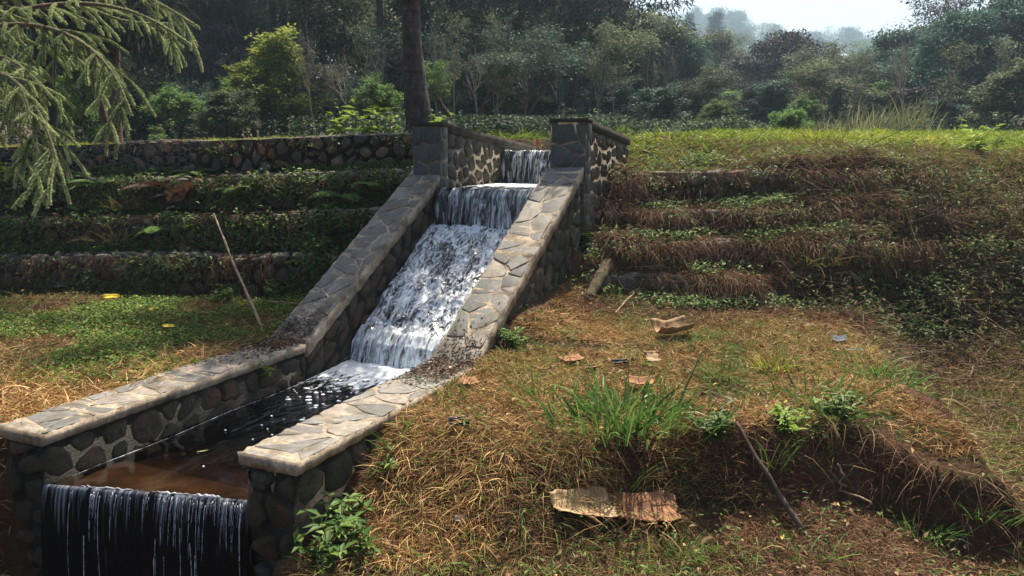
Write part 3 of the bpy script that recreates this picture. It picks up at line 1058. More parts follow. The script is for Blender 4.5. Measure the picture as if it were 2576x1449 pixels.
def gabion(label, k, side, x0, x1, z0, z1, size, net, bulge=.045, key='gabion'):
    xa, xb = x0, x1
    fy = left_face if side < 0 else right_face
    A0 = np.array([xa, float(fy(k, xa)), 0])
    B0 = np.array([xb, float(fy(k, xb)), 0])
    u = unit(B0 - A0)
    W = float(np.linalg.norm(B0 - A0))
    w = np.array([u[1], -u[0], 0])
    if w[1] > 0:
        w = -w
    dz = .03 if side < 0 else 0.0
    e = link('gabion_wall', None, None, label, 'gabion', 'stepped gabion walls', None, A0 + u * W / 2 + up3 * z0)
    loc = np.array(e.location)
    ups = up3.copy()
    sl = dz
    uu = u + up3 * sl
    zoff = np.clip((xa + 3) * .03, -.35, .05) if side < 0 else 0
    o = A0 + up3 * (z0 + zoff)
    Hh = z1 - z0
    g = Geo()
    b = -w * .30
    ext = up3 * -.15
    hexa(g, [o + ext, o + uu * W + ext, o + uu * W + b + ext, o + b + ext, o + up3 * (Hh - .03), o + uu * W + up3 * (Hh - .03), o + uu * W + b + up3 * (Hh - .03), o + b + up3 * (Hh - .03)])
    g.V = [sag(v, k) - loc for v in g.V]
    link('fill', g.mesh('fill', M['dirtwall']), e)
    g = Geo()
    stones(g, o, uu, up3, w, W, Hh, size, .022, bulge, False, .95, 1.1, .22)
    stones(g, o + up3 * (Hh - .03), uu, -w, up3, W, .30, size, .022, bulge * .6, False, .95, 1.1, .22)
    g.V = [sag(v, k) - loc for v in g.V]
    link('packed_stones', g.mesh('packed_stones', M[key], True), e)
    if net:
        g = Geo()
        hex_net(g, o + w * bulge * .9, uu, up3, w, W, Hh)
        for zz in (.01, Hh - .01):
            P = [o + w * (bulge + .01) + uu * f * W + up3 * (zz + .006 * math.sin(f * 60)) for f in np.linspace(0, 1, 60)]
            tube(g, P, .003, 4, .1, False)
        g.V = [sag(v, k) - loc for v in g.V]
        link('wire_net', g.mesh('wire_net', M['wire']), e)
    return e


nm = ['lowest', 'second', 'third', 'top']
prev = -.05
for k in range(4):
    gabion(['lowest gabion step left of the chute, half buried in creepers', 'second gabion step up on the left, hung with dead roots',
            'third gabion step up on the left, grown with ferns', 'topmost gabion of bare rounded stones in wire net left of the tree'][k],
           k, -1, -9.0, [-1.35, -1.3, -1.25, -1.12][k], prev, LT[k], .17 if k < 3 else .19, k == 3, .045, 'gabion_top' if k == 3 else 'gabion')
    prev = LT[k]
prev = .05
for k in range(4):
    gabion(['lowest step right of the chute, buried under brown roots', 'second low step up on the right, buried under brown roots',
            'third step up on the right with a big bare block in it', 'topmost dark gabion right of the chute under the bright grass'][k],
           k, 1, [.25, .42, .6, .75][k], [3.0, 3.2, 3.3, 3.9][k], prev, RT[k] - .02, .20, False, .035)
    prev = RT[k]

# ------------------------------------------------------------------ ground cover that nobody could count
def scatter(n, x0, x1, y0, y1, keep, r):
    out = []
    tot = 0
    for _ in range(60):
        x, y = r.uniform(x0, x1, n), r.uniform(y0, y1, n)
        m = keep(x, y)
        out.append(np.stack([x[m], y[m]], 1))
        tot += m.sum()
        if tot >= n:
            break
    P = np.concatenate(out)[:n]
    return P[:, 0], P[:, 1]


def st_(x, y):
    return x * D[0] + y * D[1], x * N[0] + y * N[1]


def in_view(x, y, margin=.9):
    return np.abs(x) < .66 * y + margin


def off_channel(x, y, pad=0.0):
    s, t = st_(x, y)
    return ~((t > -5.18 - pad) & (t < np.where(s > 10.35, -3.42, -2.88) + pad) & (s > 2.9) & (s < 16))


def put_blades(name, x, y, hmin, hmax, wid, up, droop, mat, rfun, r, lift=0.0, label=None, curl=.25):
    n = len(x)
    z = terrain(x, y) + lift
    th = r.uniform(0, 2 * math.pi, n)
    u = up if not callable(up) else up(x, y)
    dirs = unit(np.stack([np.cos(th), np.sin(th), np.abs(r.normal(u, .35, n)) + .03], 1))
    L = r.uniform(hmin, hmax, n) * (0.7 + .6 * np.clip(.5 + fbm(x * 1.3, y * 1.3, 21), 0, 1))
    V, F, A = blades(np.stack([x, y, z], 1), dirs, L, r.uniform(.6, 1.4, n) * wid, r.uniform(.3, 1, n) * droop, np.clip(rfun(x, y, n), 0, 1), r, curl)
    return link(name, mesh(name, V, F, mat, A, None, True), kind='stuff', label=label)


def right_side(x, y):
    return st_(x, y)[1] > -2.93


def left_side(x, y):
    return st_(x, y)[1] < -5.1


def plateau(x, y):
    return right_side(x, y) & (y > bank_y(x) - .25) & (y < 8.9) & (x < 3.05 + .30 * np.clip(y - 6.2, 0, 3) + .22 * fbm(y * 1.9, x * 1.9, 71)) & off_channel(x, y)


r = np.random.default_rng(3)
patch = lambda x, y, sd, f=.9: fbm(x * f, y * f, sd)
# lit straw on the mound
x, y = scatter(105000, -1.6, 4.4, 4.5, 9.2, lambda x, y: plateau(x, y) & (patch(x, y, 51, 2.6) > -.35) & ~((x > 1.9) & (y < bank_y(x) + .22)), r)
put_blades('straw', x, y, .04, .16, .0036, .12, .3, M['straw'], lambda x, y, n: np.clip(r.beta(1.5, 1.5, n) * .9 + .22 * patch(x, y, 37, 1.9) - .22 * sm((y - 7.2) / 1.2) + .10 * (patch(x, y, 31, 1.6) > .28) * r.random(n), 0, 1), r, .012, curl=.10)
x, y = scatter(30000, -1.6, 4.2, 4.6, 8.9, lambda x, y: plateau(x, y) & (patch(x, y, 61, 1.4) + .22 * sm((x - .3) / 1.5) + r.normal(0, .25, len(x)) > .22), r)
put_blades('grass', x, y, .04, .13, .006, .8, .5, M['mixgrass'], lambda x, y, n: .42 + .58 * r.random(n), r)
r2 = np.random.default_rng(8)
cx_, cy_ = scatter(95, -1.0, 3.6, 4.9, 8.4, lambda x, y: plateau(x, y) & (patch(x, y, 67, 1.1) + .1 * x > -.1), r2)
x = np.repeat(cx_, 34) + r2.normal(0, .055, 34 * len(cx_))
y = np.repeat(cy_, 34) + r2.normal(0, .055, 34 * len(cx_))
put_blades('grass', x, y, .05, .20, .0065, .9, .8, M['tuft'], lambda x, y, n: r2.random(n), r2)
# lower ground in front of the bank: long half dry grass and straw
low = lambda x, y: right_side(x, y) & off_channel(x, y, .02) & (y < bank_y(x) + .1 - .42 * sm((x - .3) / .5)) & (y > 3.2) & in_view(x, y, 2.2)
x, y = scatter(80000, -2.0, 5.6, 3.2, 6.2, low, r)
put_blades('dry_grass', x, y, .05, .21, .0036, .30, .6, M['deadgrass'], lambda x, y, n: np.clip(r.beta(2.1, 1.6, n) * .92 + .25 * (r.random(n) < .10), 0, 1), r, .005)
x, y = scatter(7000, -1.35, .5, 4.2, 6.2, lambda x, y: low(x, y) & (np.abs(x + .45 - .25 * (y - 5)) < .45 + .2 * patch(x, y, 3)), r)
put_blades('straw', x, y, .07, .24, .0046, .16, .6, M['straw'], lambda x, y, n: .15 + .7 * r.random(n), r, .03, curl=.12)
x, y = scatter(12000, -2.0, 4.6, 3.7, 6.4, lambda x, y: low(x, y) & (patch(x, y, 77, 1.2) > -.05), r)
put_blades('grass', x, y, .06, .26, .006, .7, .8, M['mixgrass'], lambda x, y, n: .3 + .7 * r.random(n), r)
# roots and dead grass hanging over the earth bank
x, y = scatter(3600, -.2, 3.9, 4.6, 7.2, lambda x, y: right_side(x, y) & (np.abs(y - bank_y(x) + .06) < .19), r)
put_blades('hanging_roots', x, y, .12, .40, .0034, .05, 1.2, M['deadgrass'], lambda x, y, n: r.beta(1.6, 2.2, n), r, .0)
# dead roots over the right steps
x, y = scatter(48000, .1, 5.2, 7.9, 10.6, lambda x, y: right_side(x, y) & off_channel(x, y) & (patch(x, y, 5, 1.2) > -.6), r)
put_blades('dead_roots', x, y, .08, .30, .005, .10, .9, M['deadgrass'], lambda x, y, n: np.clip(r.beta(1.5, 2.4, n) + .3 * (r.random(n) < .12), 0, 1), r, .02)
x, y = scatter(38000, 2.9, 10.5, 3.6, 8.6, lambda x, y: (x > 3.2 + .30 * np.clip(y - 6.2, 0, 3) + .30 * fbm(y * 1.9, x * 1.9, 73)) & in_view(x, y, 3.2) & (patch(x, y, 63, 1.2) + r.normal(0, .3, len(x)) > -.25), r)
put_blades('grass', x, y, .06, .24, .006, .7, .7, M['mixgrass'], lambda x, y, n: .35 + .65 * r.random(n), r)
# the overgrown slope on the right
slope = lambda x, y: right_side(x, y) & (x > 3.2 + .2 * np.clip(y - 6, 0, 2) - .8 * sm((y - 8) / 1)) & ((y > 6.8) | (np.sin(x * 91.7 + y * 57.3) > .2)) & in_view(x, y, 3.2) & off_channel(x, y)
x, y = scatter(76000, 2.4, 12, 4.4, 11.4, slope, r)
put_blades('undergrowth', x, y, .10, .40, .006, .5, .7, M['deadgrass'], lambda x, y, n: np.clip(r.beta(1.7, 1.9, n) + .35 * (r.random(n) < .22), 0, 1), r)


def put_leaves(name, x, y, h, ll, lw, mat, rfun, r, lift=0.0, zscale=1.0, cluster=1):
    if cluster > 1:
        x, y = np.repeat(x, cluster), np.repeat(y, cluster)
        x, y = x + r.normal(0, .028, len(x)), y + r.normal(0, .028, len(x))
    n = len(x)
    z = terrain(x, y) + lift + r.random(n) ** 1.3 * h
    th = r.uniform(0, 2 * math.pi, n)
    d = unit(np.stack([np.cos(th), np.sin(th), r.normal(.15, .35, n)], 1))
    nn = unit(np.stack([r.normal(0, .45, n), r.normal(-.1, .45, n), np.ones(n)], 1))
    V, F, A = leaves(np.stack([x, y, z], 1), d, nn, r.uniform(.65, 1.35, n) * ll, r.uniform(.7, 1.3, n) * lw, np.clip(rfun(x, y, n), 0, 1))
    return link(name, mesh(name, V, F, mat, A), kind='stuff')


x, y = scatter(2500, 2.4, 12, 6.6, 12, lambda x, y: slope(x, y) & (y < 10.2) & (patch(x, y, 15, 1.1) + r.normal(0, .35, len(x)) + .10 * (x - 4) + .3 * sm((y - 7.8) / 1.2) > .60), r)
put_leaves('undergrowth_leaves', x, y, .36, .07, .026, M['slopeleaf'], lambda x, y, n: r.random(n), r, .02, 1, 4)
x, y = scatter(2600, .3, 5, 8.3, 10.6, lambda x, y: right_side(x, y) & off_channel(x, y) & (patch(x, y, 19, 1.6) + r.normal(0, .4, len(x)) > .35), r)
put_leaves('creepers', x, y, .12, .05, .022, M['creeper'], lambda x, y, n: r.random(n), r, .03, 1, 4)
r3 = np.random.default_rng(19)
cx_, cy_ = scatter(150, .3, 6.5, 8.3, 11.2, lambda x, y: right_side(x, y) & off_channel(x, y), r3)
m_ = 26
x = np.repeat(cx_, m_) + r3.normal(0, .07, m_ * len(cx_))
y = np.repeat(cy_, m_) + r3.normal(0, .07, m_ * len(cx_))
put_blades('weeds', x, y, .10, .42, .006, .9, .7, M['mixgrass'], lambda x, y, n: np.repeat(r3.random(len(cx_)), m_), r3)
# lower ground leaves
x, y = scatter(160, -1.6, 4.4, 3.9, 6.4, lambda x, y: low(x, y) & (patch(x, y, 23, 1.5) + r.normal(0, .4, len(x)) > .35), r)
put_leaves('low_weeds', x, y, .10, .04, .014, M['weed'], lambda x, y, n: r.random(n), r, .04, 1, 4)
# bright grass on the top of the right terrace
top_r = lambda x, y: (st_(x, y)[1] > np.where(st_(x, y)[0] > 10.35, -3.42, -2.93)) & (y > right_face(3, x) + .05) & in_view(x, y, 3.0) & off_channel(x, y, .02)
x, y = scatter(76000, -.2, 15, 9.9, 16.5, top_r, r)
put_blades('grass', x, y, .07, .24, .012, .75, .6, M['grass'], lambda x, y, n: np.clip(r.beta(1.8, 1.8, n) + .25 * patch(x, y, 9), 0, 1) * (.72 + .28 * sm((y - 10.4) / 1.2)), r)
x, y = scatter(8000, .6, 11, 9.7, 11.6, top_r, r)
put_blades('dry_grass', x, y, .06, .22, .007, .3, .6, M['deadgrass'], lambda x, y, n: r.beta(2, 1.6, n), r, .01)
# left lawn
lawn = lambda x, y: left_side(x, y) & (y < left_face(0, x) + .05) & (y > 4.6) & in_view(x, y, 2.0)
x, y = scatter(7600, -8, -1.6, 5, 10.4, lambda x, y: lawn(x, y) & (patch(x, y, 41, 1.1) + .25 * sm((y - 6) / 2) + r.normal(0, .15, len(x)) > .16), r)
put_leaves('ground_cover', x, y, .05, .034, .022, M['cover'], lambda x, y, n: r.random(n), r, .02, 1, 4)
x, y = scatter(26000, -8, -1.6, 4.8, 10.3, lawn, r)
put_blades('grass', x, y, .05, .20, .006, .5, .7, M['mixgrass'], lambda x, y, n: np.clip(r.beta(1.4, 2.0, n) + .12 * sm((y - 6.3) / 1.2) + .45 * patch(x, y, 45, 1.2), 0, 1), r)
x, y = scatter(20000, -7.5, -1.8, 4.6, 9.8, lambda x, y: lawn(x, y) & (y < 6.6 + 2.6 * patch(x, y, 4, 1.3) + r.normal(0, .4, len(x))), r)
put_blades('dry_grass', x, y, .10, .30, .006, .45, .75, M['straw'], lambda x, y, n: .25 + .6 * r.random(n), r)
# creepers, roots and small leaves over the left gabions
gab = lambda x, y: left_side(x, y) & (y > left_face(0, x) - .12) & (y < left_face(3, x) + .02) & in_view(x, y, .6)
x, y = scatter(15000, -8.2, -1.1, 9.3, 12.1, gab, r)
put_blades('hanging_roots', x, y, .08, .34, .0045, .12, 1.0, M['deadgrass'], lambda x, y, n: r.beta(1.4, 2.8, n), r, .02)
x, y = scatter(9500, -8.2, -1.1, 9.3, 12.1, lambda x, y: gab(x, y) & (patch(x, y, 29, 1.4) + .5 * sm((x + 3.2) / 1.5) > .02), r)
put_leaves('creepers', x, y, .16, .045, .02, M['creeper'], lambda x, y, n: r.random(n), r, .02, 1, 4)
x, y = scatter(16000, -12, -1, 11.3, 17, lambda x, y: (st_(x, y)[1] < -5.2) & (y > left_face(3, x) + .15) & in_view(x, y, 1), r)
put_blades('grass', x, y, .05, .16, .008, .9, .5, M['grass'], lambda x, y, n: r.random(n), r)
def face_points(side, n, r, x0, x1, keep=None):
    k = r.integers(0, 4, n)
    x = r.uniform(x0, x1, n)
    tops = np.array(LT if side < 0 else RT)
    bots = np.r_[-.05 if side < 0 else .05, tops[:-1]]
    z = bots[k] + (tops[k] - bots[k]) * r.random(n) ** .8
    fy = left_face if side < 0 else right_face
    y = np.array(fy(k, x)) - r.uniform(.03, .12, n)
    if side > 0:
        y = y + np.array([float(rag(a_, b_)) for a_, b_ in zip(k, x)]) - .05
    if side < 0:
        z = z + np.clip((x + 3) * .03, -.35, .05)
    m = keep(x, y, z, k)
    return x[m], y[m], z[m], k[m]


def face_leaves(name, P, ll, lw, mat, r, cluster=5):
    x, y, z, k = P
    x, y, z = (np.repeat(v, cluster) for v in (x, y, z))
    n = len(x)
    P = np.stack([x + r.normal(0, .045, n), y + r.normal(0, .02, n), z + r.normal(0, .045, n)], 1)
    th = r.uniform(0, 2 * math.pi, n)
    d = unit(np.stack([np.cos(th), -.5 - .5 * r.random(n), np.sin(th) * .7 - .2], 1))
    nn = unit(np.stack([r.normal(0, .4, n), -.5 + r.normal(0, .3, n), np.full(n, .8)], 1))
    V, F, A = leaves(P, d, nn, ll * r.uniform(.6, 1.4, n), lw * r.uniform(.7, 1.3, n), r.random(n))
    link(name, mesh(name, V, F, mat, A), kind='stuff')


def face_roots(name, P, h0, h1, wid, mat, r):
    x, y, z, k = P
    n = len(x)
    d = unit(np.stack([r.normal(0, .5, n), -.4 - .5 * r.random(n), r.normal(.1, .5, n)], 1))
    V, F, A = blades(np.stack([x, y + .04, z], 1), d, r.uniform(h0, h1, n), wid * r.uniform(.6, 1.4, n), r.uniform(.5, 1.2, n), np.clip(r.beta(1.5, 2.4, n) + .3 * (r.random(n) < .1), 0, 1), r)
    link(name, mesh(name, V, F, mat, A, None, True), kind='stuff')


lk = lambda x, y, z, k: (x < -.55 - .22 * (10.5 - y) * 0) & off_channel(x, y) & (st_(x, y)[1] < -5.1) & (patch(x, z * 2.2, 91, 1.3) + .5 * sm((x + 3.0) / 1.6) - .75 * (k == 3) + .1 + r.normal(0, .25, len(x)) > .05)
face_leaves('creepers', face_points(-1, 6200, r, -8.2, -.9, lk), .062, .030, M['creeper'], r)
lk = lambda x, y, z, k: off_channel(x, y) & (st_(x, y)[1] < -5.1) & (r.random(len(x)) < np.where(k == 3, .2, np.where(k == 0, 1.0, .7)))
face_roots('hanging_roots', face_points(-1, 19000, r, -8.2, -.9, lk), .08, .30, .0042, M['deadgrass'], r)
rk = lambda x, y, z, k: off_channel(x, y) & (st_(x, y)[1] > -2.9) & (patch(x, k * 3.1, 95, .9) + r.normal(0, .12, len(x)) > -.12)
face_roots('dead_roots', face_points(1, 26000, r, .2, 6.2, rk), .08, .28, .0045, M['deadgrass'], r)
rk = lambda x, y, z, k: off_channel(x, y) & (st_(x, y)[1] > -2.9) & (patch(x, z * 2, 93, 1.5) + r.normal(0, .25, len(x)) + .2 * (k == 3) > .25)
face_leaves('creepers', face_points(1, 3400, r, .2, 6.2, rk), .045, .022, M['creeper'], r)
x, y = scatter(9000, -2, 9, 13, 21, lambda x, y: (st_(x, y)[0] > 14.2) & (st_(x, y)[1] > -5.6) & (st_(x, y)[1] < -2.2), r)
put_blades('grass', x, y, .10, .28, .014, .9, .6, M['grass'], lambda x, y, n: r.random(n) * .8, r)
x, y = scatter(3500, -2, 9, 13, 21, lambda x, y: (st_(x, y)[0] > 14.2) & (st_(x, y)[1] > -6.5) & (st_(x, y)[1] < -2.2), r)
put_leaves('undergrowth', x, y, .3, .12, .05, M['leaf_dark'], lambda x, y, n: r.random(n), r, .02, 1, 3)
x, y = scatter(9000, -1.2, 5, 11.3, 20, lambda x, y: (st_(x, y)[0] > 11.0) & (st_(x, y)[1] < -4.95) & (st_(x, y)[1] > -9) & (y > left_face(3, x) + .15), r)
put_blades('grass', x, y, .10, .32, .012, .9, .6, M['grass'], lambda x, y, n: r.random(n) * .7, r)
x, y = scatter(4000, -1.2, 5, 12.5, 20, lambda x, y: (st_(x, y)[0] > 11.2) & (st_(x, y)[1] < -5.1) & (st_(x, y)[1] > -9), r)
put_leaves('undergrowth', x, y, .35, .10, .045, M['leaf_dark'], lambda x, y, n: r.random(n) * .6, r, .02, 1, 3)
# small curled leaves lying about
x, y = scatter(2600, -1.6, 4.5, 4.0, 10, lambda x, y: right_side(x, y) & off_channel(x, y), r)
put_leaves('leaf_litter', x, y, .05, .05, .024, M['litter2'], lambda x, y, n: r.random(n), r, .03)
x, y = scatter(900, -8, -1.6, 5, 10, lawn, r)
put_leaves('leaf_litter', x, y, .05, .05, .024, M['litter2'], lambda x, y, n: r.random(n), r, .04)
# dirt on the bend of the copings
def litter(px, tm, s0, s1, sl0, n):
    s = r.normal((s0 + s1) / 2, (s1 - s0) / 3, n)
    t = r.uniform(tm - .19, tm + .19, n)
    z = np.where(s > SB, (s - SB) * ZT / (ST - SB), 0) + r.random(n) ** 2 * .02 + .006
    P = np.stack([s * D[0] + t * N[0], s * D[1] + t * N[1], z], 1)
    th = r.uniform(0, 6.28, n)
    d = unit(np.stack([np.cos(th), np.sin(th), r.normal(0, .25, n)], 1))
    nn = unit(np.stack([r.normal(0, .4, n), r.normal(0, .4, n), np.ones(n)], 1))
    return leaves(P, d, nn, r.uniform(.01, .045, n), r.uniform(.006, .02, n), r.random(n))


Vs, Fs, As, o_ = [], [[], []], [], 0
for args in ((0, (TR0 + TR1) / 2, 5.2, 5.95, 0, 1300), (0, (TL0 + TL1) / 2, 5.4, 6.1, 0, 1100), (0, (TL0 + TL1) / 2, 5.0, 5.9, 0, 300)):
    V, F, A = litter(*args)
    Vs.append(V)
    As.append(A)
    for k in range(2):
        Fs[k].append(F[k] + o_)
    o_ += len(V)
link('leaf_litter', mesh('leaf_litter', np.concatenate(Vs), [np.concatenate(f) for f in Fs], M['litter'], np.concatenate(As)), kind='stuff')
#---PART2---
# ------------------------------------------------------------------ trees
def limb(p, d, L, n, wander, r, up=0.0):
    P = [np.array(p, float)]
    d = unit(np.array(d, float))
    for k in range(n):
        d = unit(d + r.normal(0, wander, 3) + np.array([0, 0, up]))
        P.append(P[-1] + d * L / n)
    return np.array(P), d


def skeleton(g, r, h, base_r, fork=.45, spread=.55, levels=3, stems=1, kids=(3, 5), up=.06, lean=.05):
    """Trunk and limbs in one mesh; returns the twig ends that carry foliage."""
    tips = []

    def grow(p, d, L, rad, lv):
        P, d2 = limb(p, d, L, 5, .10 + .05 * lv, r, up)
        rr = np.linspace(rad, rad * (.55 if lv < levels else .2), 6)
        tube(g, P, rr, 7 if lv == 0 else 5 if lv == 1 else 3, r.random(), False)
        if lv >= levels:
            tips.append(P[-1])
            tips.append(P[3])
            return
        m = r.integers(*kids)
        for k in range(m):
            f = r.integers(2, 6) if lv else r.integers(3, 6)
            q = P[f]
            th = r.uniform(0, 6.28)
            dd = unit(d2 * (1 - spread) + spread * np.array([math.cos(th), math.sin(th), .25]))
            grow(q, dd, L * r.uniform(.5, .75), rad * .55 * (1 - .06 * f), lv + 1)
        grow(P[-1], d2, L * .7, rad * .5, lv + 1)
    for s_ in range(stems):
        th = r.uniform(0, 6.28)
        d = unit(np.array([math.cos(th) * lean * (1 + 3 * (stems > 1)), math.sin(th) * lean * (1 + 3 * (stems > 1)), 1]))
        # root flare
        b = np.array([math.cos(th), math.sin(th), 0]) * .12 * (stems > 1)
        tube(g, [b - [0, 0, .5], b + d * .05, b + d * .35], [base_r * 1.7, base_r * 1.35, base_r], 7, .4, False)
        grow(b + d * .3, d, h * fork, base_r, 0)
    return np.array(tips)


def foliage(cent, rad, per, ll, lw, r, hang=0.0, flat=.7):
    """Leaf clumps round the given centres."""
    n = len(cent) * per
    c = np.repeat(cent, per, 0)
    rr = np.repeat(np.broadcast_to(rad, (len(cent),)) * r.uniform(.6, 1.3, len(cent)), per)
    off = unit(r.normal(size=(n, 3))) * (r.random(n) ** .45)[:, None] * rr[:, None]
    off[:, 2] *= flat
    d = unit(off + r.normal(0, .35, (n, 3)) * rr[:, None] - np.array([0, 0, hang]) * rr[:, None])
    nn = unit(np.array([0, 0, 1.0]) + off / rr[:, None] * .8 + r.normal(0, .4, (n, 3)))
    tone = np.repeat(r.random(len(cent)), per) * .6 + r.random(n) * .4
    return leaves(c + off, d, nn, r.uniform(.6, 1.4, n) * ll, r.uniform(.7, 1.3, n) * lw, tone)


def ellipsoid_clumps(n, cx, cz, rx, rz, r, bottom=-.6, lumps=.18):
    """Uneven crown: clump centres near a lumpy ellipsoid's surface and some inside."""
    P = unit(r.normal(size=(n * 3, 3)))
    P = P[P[:, 2] > bottom][:n]
    k = 1 - .55 * r.random(len(P)) ** 2.2
    lob = 1 + lumps * np.sin(P[:, 0] * 4.1 + 1.3) * np.cos(P[:, 1] * 3.7) + lumps * .8 * np.sin(P[:, 2] * 6 + P[:, 0] * 3)
    return P * (k * lob)[:, None] * np.array([rx, rx, rz]) + np.array([cx, 0, cz])


PROTO = {}


def proto(key, trunk, crown, height, width):
    if crown is not None:
        co = np.zeros(len(crown.vertices) * 3, dtype=np.float32)
        crown.vertices.foreach_get('co', co)
        co = co.reshape(-1, 3)
        height, width = float(np.percentile(co[:, 2], 99.8)), float(np.percentile(np.abs(co[:, 0]), 98) * 2)
    PROTO[key] = (trunk, crown, height, width)


def lobes(n, rr, rx, z0, z1, r0, r1, per, dome=False):
    out = []
    for k in range(n):
        th = rr.uniform(0, 6.28)
        if dome:
            u = rr.uniform(0, 1) ** .8
            cz, q_ = z0 + (z1 - z0) * u, rx * math.sqrt(max(.02, 1 - u * u)) * rr.uniform(.55, 1.0)
        else:
            u = rr.uniform(0, 1)
            cz, q_ = z0 + (z1 - z0) * u, rx * (1 - u ** 1.6) * rr.uniform(.35, 1.05) + .1
        c = np.array([math.cos(th) * q_, math.sin(th) * q_, cz])
        ra = rr.uniform(r0, r1) * (1 - .35 * u)
        P = unit(rr.normal(size=(per * 3, 3)))
        P = P[P[:, 2] > -.35][:per]
        out.append(c + P * ra * np.array([1, 1, .95]) * rr.uniform(.65, 1.05, (len(P), 1)))
    return np.concatenate(out)


def make_protos():
    r = np.random.default_rng(21)
    for key, seed, rx, rz, nl in (('round', 1, 2.9, 2.7, 230), ('round2', 2, 2.6, 3.2, 230)):
        rr = np.random.default_rng(seed)
        g = Geo()
        tips = skeleton(g, rr, 7, .17, .38, .6, 3, 1, (3, 5))
        cl = np.concatenate([lobes(26, rr, rx, 2.0, 6.1, .75, 1.25, 13, True), lobes(9, rr, rx * .9, 1.0, 2.6, .7, 1.0, 10, True), tips[::5][:40]])
        V, F, A = foliage(cl, .40, 33, .19, .095, rr, .15, .8)
        proto(key, g.mesh('trunk', M['bark']), mesh('crown', V, F, None, A), 7.0, 2 * rx)
    for key, seed in (('bushy', 3), ('bushy2', 4), ('bushy3', 14)):
        rr = np.random.default_rng(seed)
        g = Geo()
        tips = skeleton(g, rr, 5, .10, .4, .5, 2, 2, (3, 5))
        cl = lobes(20, rr, 1.5, .2, 5.0, .30, 1.0, 13)
        sp = []
        for k in range(26):
            th, zz = rr.uniform(0, 6.28), rr.uniform(1, 5)
            q0 = np.array([math.cos(th), math.sin(th), 0]) * 1.3 * (1 - zz / 6.2) + np.array([0, 0, zz])
            B, _ = limb(q0, (math.cos(th) * .6, math.sin(th) * .6, 1), rr.uniform(.5, 1.3), 5, .15, rr)
            sp += list(B[1:])
        cl = np.concatenate([cl, np.array(sp)])
        V, F, A = foliage(cl, .26, 25, .17, .08, rr, .15, .9)
        proto(key, g.mesh('trunk', M['bark']), mesh('crown', V, F, None, A), 5.9, 3.4)
    for key, seed, st in (('spindly', 5, 3), ('spindly2', 6, 2), ('spindly3', 16, 1)):
        rr = np.random.default_rng(seed)
        g = Geo()
        tips = skeleton(g, rr, 8, .085, .42, .42, 3, st, (2, 4), .10, .10)
        z = tips[:, 2]
        tips = tips[z > 3.0]
        sel = tips[rr.random(len(tips)) < .75]
        V, F, A = foliage(sel, .50, max(5, int(4600 / max(1, len(sel)))), .16, .07, rr, .3)
        proto(key, g.mesh('trunk', M['redbark'] if st == 3 else M['bark']), mesh('crown', V, F, None, A), float(tips[:, 2].max() + .3), float(np.ptp(tips[:, 0]) + .8))
    # conical pines and droopy casuarinas
    rr = np.random.default_rng(7)
    g = Geo()
    P, _ = limb((0, 0, -.4), (0, 0, 1), 9.4, 8, .02, rr)
    tube(g, P, np.linspace(.16, .03, 9), 7, .4)
    cl, dd = [], []
    for z in np.arange(2.2, 8.8, .28):
        for k in range(5):
            th = rr.uniform(0, 6.28)
            L = np.interp(z, [2.2, 3.5, 9], [1.5, 1.7, .25]) * rr.uniform(.7, 1.15)
            B, _ = limb((0, 0, z), (math.cos(th), math.sin(th), .35), L, 4, .1, rr, -.06)
            tube(g, B, np.linspace(.025, .006, 5), 3, .3, False)
            cl += [B[2], B[3], B[4]]
    V, F, A = foliage(np.array(cl), .24, 26, .22, .035, rr, -.3, .8)
    proto('pine', g.mesh('trunk', M['redbark']), mesh('crown', V, F, None, A), 9.0, 3.2)
    rr = np.random.default_rng(8)
    g = Geo()
    P, _ = limb((0, 0, -.4), (0, 0, 1), 12, 8, .03, rr)
    tube(g, P, np.linspace(.17, .06, 9), 8, .4)
    cl = []
    for k in range(46):
        z = rr.uniform(5.2, 11.5)
        th = rr.uniform(0, 6.28)
        B, _ = limb((0, 0, z), (math.cos(th), math.sin(th), .3), rr.uniform(1.2, 2.6), 5, .14, rr, -.10)
        tube(g, B, np.linspace(.03, .006, 6), 3, .3, False)
        cl += list(B[2:])
    V, F, A = foliage(np.array(cl), .48, 22, .32, .034, rr, 1.2, 1.0)
    proto('casuarina', g.mesh('trunk', M['bark']), mesh('crown', V, F, None, A), 11.8, 5.0)
    # bare tree: twigs only
    rr = np.random.default_rng(9)
    g = Geo()
    skeleton(g, rr, 5, .10, .42, .5, 4, 1, (3, 5), .05)
    proto('bare', g.mesh('trunk', M['paletrunk']), None, 4.9, 3.6)
    rr = np.random.default_rng(10)
    g = Geo()
    tips = skeleton(g, rr, 6, .07, .62, .38, 2, 1, (3, 5), .1, .01)
    V, F, A = foliage(tips, .38, 26, .17, .07, rr)
    proto('slim', g.mesh('trunk', M['paletrunk']), mesh('crown', V, F, None, A), float(tips[:, 2].max() + .2), 2.2)
    # tall open eucalyptus-like crown
    rr = np.random.default_rng(12)
    g = Geo()
    tips = skeleton(g, rr, 11, .15, .5, .45, 3, 1, (3, 4), .1, .02)
    sel = tips[tips[:, 2] > 5]
    V, F, A = foliage(sel, .55, 26, .22, .09, rr, .3)
    proto('tall', g.mesh('trunk', M['bark']), mesh('crown', V, F, None, A), float(tips[:, 2].max() + .3), float(np.ptp(sel[:, 0]) + 1))
    # shrub without a visible trunk
    rr = np.random.default_rng(13)
    g = Geo()
    tips = skeleton(g, rr, 1.5, .03, .4, .6, 2, 4, (3, 4), .06, .12)
    cl = np.concatenate([ellipsoid_clumps(90, 0, .75, 1.0, .8, rr, -.8, .25), tips])
    V, F, A = foliage(cl, .24, 30, .13, .06, rr)
